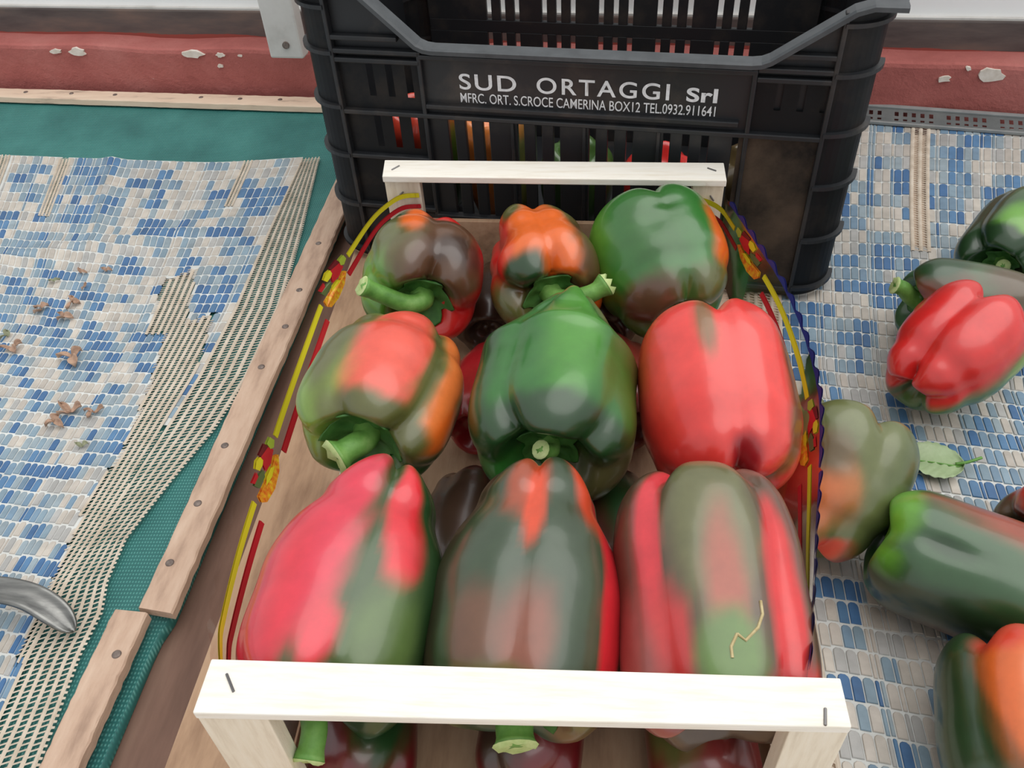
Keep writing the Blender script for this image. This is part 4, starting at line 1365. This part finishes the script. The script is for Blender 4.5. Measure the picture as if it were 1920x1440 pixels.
pepper('brown pepper with a red underside cut off by the right picture edge', (0.366, 0.204, 0.036), rad(-70), rad(0), 0.090, 0.074, 0.072,
       grooves=((10, .16, 14), (100, .12, 18), (-90, .12, 18)), base=lin(78, 58, 42), blobs=((-60, .6, 40, .4, lin(180, 50, 38), .4), (60, .4, 40, .4, DGREEN, .5)), seed=71, group=LOOSE)
pepper('orange-topped dark green pepper in the bottom right corner', (0.275, 0.044, 0.044), rad(170), rad(6), 0.120, 0.092, 0.086,
       grooves=((-28, .16, 13), (40, .12, 16), (110, .1, 20), (-110, .1, 20)), base=lin(36, 60, 30),
       blobs=((10, .80, 36, .5, lin(206, 96, 38), .4), (22, .45, 22, .4, lin(200, 104, 46), .5), (-10, .97, 26, .14, lin(200, 60, 36), .5), (70, .6, 30, .5, lin(214, 110, 50), .5), (-70, .4, 40, .7, lin(32, 56, 28), .4)),
       tip=0.82, seed=75, group=LOOSE)

# peppers inside the crate, seen through its slots
ING = 'peppers inside the black crate'
ci, si = math.cos(CR), math.sin(CR)
ins = [((0.085, 0.085), lin(190, 60, 40), 'red and green pepper inside the crate, behind its leftmost slots', ((40, .4, 50, .5, GREEN, .5),)),
       ((0.165, 0.078), lin(210, 120, 50), 'orange and green pepper inside the crate, behind the second slot group', ((60, .5, 50, .5, OLIVE, .5),)),
       ((0.245, 0.090), lin(60, 90, 40), 'green pepper inside the crate, behind its middle slots', ()),
       ((0.330, 0.080), lin(200, 44, 40), 'red pepper inside the crate, behind the slots right of the middle', ((60, .6, 40, .4, ORANGE, .5),)),
       ((0.410, 0.095), lin(84, 70, 44), 'brown pepper inside the crate, behind its scuffed right plate', ())]
for i, ((u, v_), c_, lb, bl) in enumerate(ins):
    X = -0.2335 + u * ci - v_ * si
    Y = 0.5830 + u * si + v_ * ci
    pepper(lb, (X, Y, 0.056 + (0.02 if i in (0, 1) else 0.0)), rad(20 * i - 40), rad(80), 0.096 + (0.038 if i in (0, 1) else 0.0), 0.076, None, base=c_, blobs=bl, seed=90 + i, group=ING, res=(48, 4))

# ------------------------------------------------------------------ leaf on the right mat
lf = empty('fallen_leaf', (0.305, 0.290, 0.0012), rad(168), 'pale green fallen leaf with upright stalk on the right mat', 'leaf')
M['leaf'] = mat_noise('pale_green_leaf', [(0.25, lin(132, 156, 108)), (0.55, lin(164, 184, 142)), (0.85, lin(194, 206, 170))], 30, 0.55, bmp=0.3, bscale=120)
LL, LW = 0.050, 0.036
vs, fs = [], []
n, m_ = 24, 12
for i in range(n + 1):
    t = i / n
    w = LW / 2 * (math.sin(PI * t ** 0.75) ** 0.75) * (1.0 if t < 0.98 else 0.4)
    for j in range(m_ + 1):
        q = -1 + 2 * j / m_
        x = LL * (t - 0.45); y = q * w
        vs.append((x, y + 0.002 * math.sin(t * 5), 0.0028 + 0.004 * q * q + 0.0035 * math.sin(t * 6 + q) * t + 0.0008 * math.cos(t * 46 - abs(q) * 12)))
for i in range(n):
    for j in range(m_):
        a = i * (m_ + 1) + j
        fs.append((a, a + 1, a + m_ + 2, a + m_ + 1))
bl_ = obj('blade', vs, fs, M['leaf'], lf, True)
sm = bl_.modifiers.new('thickness', 'SOLIDIFY'); sm.thickness = 0.0004
v_, f_ = tube_geo(smooth_path([(-0.016, 0.0, 0.0045), (-0.024, -0.001, 0.0075), (-0.034, -0.006, 0.010)], 5), [0.0012] * 11, 8)
obj('stalk', v_, f_, M['stem'], lf, True)
v_, f_ = tube_geo([(LL * (t - 0.45), 0.002 * math.sin(t * 5), 0.0032 + 0.0035 * math.sin(t * 6) * t) for t in [k / 10 for k in range(10)]], [0.0009 - 0.00006 * k for k in range(10)], 6)
obj('midrib', v_, f_, M['stem'], lf, True)

# ------------------------------------------------------------------ dry scraps on the left mat
M['scrap'] = mat_noise('dry_brown_petal', [(0.25, lin(128, 102, 86)), (0.55, lin(182, 150, 128)), (0.85, lin(206, 180, 156))], 90, 0.85, bmp=0.3, bscale=300)
M['scrap_g'] = mat_noise('dry_grey_green_petal', [(0.25, lin(110, 112, 90)), (0.7, lin(168, 172, 140))], 90, 0.85)
scraps = [(-0.532, 0.574, 0.009, 0, 'tan curled dry petal, farthest back on the left mat'), (-0.503, 0.577, 0.010, 0, 'pale cupped dry petal near the back of the left mat'),
          (-0.517, 0.547, 0.007, 0, 'tiny dark dry crumb between the back petals on the left mat'), (-0.555, 0.556, 0.009, 1, 'pale greenish dry petal near the back petals'),
          (-0.515, 0.518, 0.013, 0, 'dark brown scrap with an orange curl on the left mat'), (-0.546, 0.508, 0.012, 0, 'flat grey-brown scrap at the left of the mat'),
          (-0.514, 0.494, 0.013, 0, 'forked tan dry petal in the middle of the left mat'), (-0.545, 0.443, 0.014, 0, 'brown folded petal at the left picture edge'),
          (-0.560, 0.462, 0.011, 1, 'greyish green scrap above the folded petal at the picture edge'),
          (-0.473, 0.427, 0.019, 0, 'largest pink-brown dry flower on the left mat'), (-0.441, 0.352, 0.015, 0, 'tan dry petal with a dark stalk, front group on the left mat'),
          (-0.449, 0.338, 0.014, 0, 'reddish brown petal touching the tan one, front group on the mat'), (-0.416, 0.349, 0.012, 0, 'small curved petal right of the front group on the mat'),
          (-0.407, 0.306, 0.009, 1, 'thin grey-green sprig nearest the front on the left mat')]
for i, (x, y, s, g, lb) in enumerate(scraps):
    rr = random.Random(200 + i)
    zt = sag(x, y) + 0.0047
    root = empty('dry_petal', (x, y, zt), rr.uniform(0, 6.28), lb, 'dry petal', 'dry scraps on the left mat')
    for k in range(2 if s < 0.012 else 3):
        n, m_ = 8, 6
        vs, fs = [], []
        ang = k * 2.1 + rr.uniform(-0.5, 0.5)
        Ls, Ws = s * rr.uniform(0.6, 0.95), s * rr.uniform(0.38, 0.6)
        tw = rr.uniform(-1.2, 1.2)
        for a in range(n + 1):
            t = a / n
            w = Ws / 2 * math.sin(PI * min(1, t * 0.93 + 0.06)) ** 0.7
            for b_ in range(m_ + 1):
                q = -1 + 2 * b_ / m_
                px_, py_ = t * Ls, q * w
                pz_ = 0.0006 + s * 0.22 * (q * q) * (0.4 + t) + s * 0.25 * max(0, math.sin(t * 3 + tw)) * (1 + 0.4 * q)
                vs.append((px_ * math.cos(ang) - py_ * math.sin(ang), px_ * math.sin(ang) + py_ * math.cos(ang), max(0.0002, pz_)))
        for a in range(n):
            for b_ in range(m_):
                c_ = a * (m_ + 1) + b_
                fs.append((c_, c_ + 1, c_ + m_ + 2, c_ + m_ + 1))
        po = obj('petal', vs, fs, M['scrap_g'] if g else M['scrap'], root, True)
        sm = po.modifiers.new('thickness', 'SOLIDIFY'); sm.thickness = 0.0004

# ------------------------------------------------------------------ curved metal handle at the left edge
M['steel'] = mat_noise('brushed_dull_steel', [(0.3, lin(112, 112, 110)), (0.7, lin(150, 150, 146))], 30, 0.32, (1, 8, 8), metallic=0.85)
hp = smooth_path([(-0.47, 0.122, 0.018), (-0.43, 0.136, 0.020), (-0.390, 0.139, 0.020), (-0.360, 0.136, 0.018), (-0.338, 0.128, 0.012), (-0.322, 0.118, 0.0035)], 8)
vs, fs = [], []
sec = [(-0.0105, 0.0), (-0.0098, 0.0022), (-0.0075, 0.0026), (-0.0060, 0.0012), (-0.002, -0.0006), (0.003, 0.0002), (0.0065, 0.0022), (0.0090, 0.0024), (0.0102, 0.0), (0.006, -0.0022), (-0.006, -0.0022)]
for i, p in enumerate(hp):
    t = (hp[min(i + 1, len(hp) - 1)] - hp[max(0, i - 1)]).normalized()
    sd = t.cross(Vector((0, 0, 1))).normalized()
    up = sd.cross(t)
    u = i / (len(hp) - 1)
    k = 1.0 if u < 0.72 else max(0.12, math.sqrt(max(0, 1 - ((u - 0.72) / 0.285) ** 2)))
    for (a, b_) in sec:
        vs.append(p + sd * (a * k) + up * b_)
ks = len(sec)
for i in range(len(hp) - 1):
    for k in range(ks):
        fs.append((i * ks + k, i * ks + (k + 1) % ks, (i + 1) * ks + (k + 1) % ks, (i + 1) * ks + k))
fs += [tuple(range(ks))[::-1], tuple((len(hp) - 1) * ks + k for k in range(ks))]
hd = obj('metal_handle', vs, fs, M['steel'], None, True)
tag(hd, 'curved grey steel handle lying across the lace border at left', 'handle')
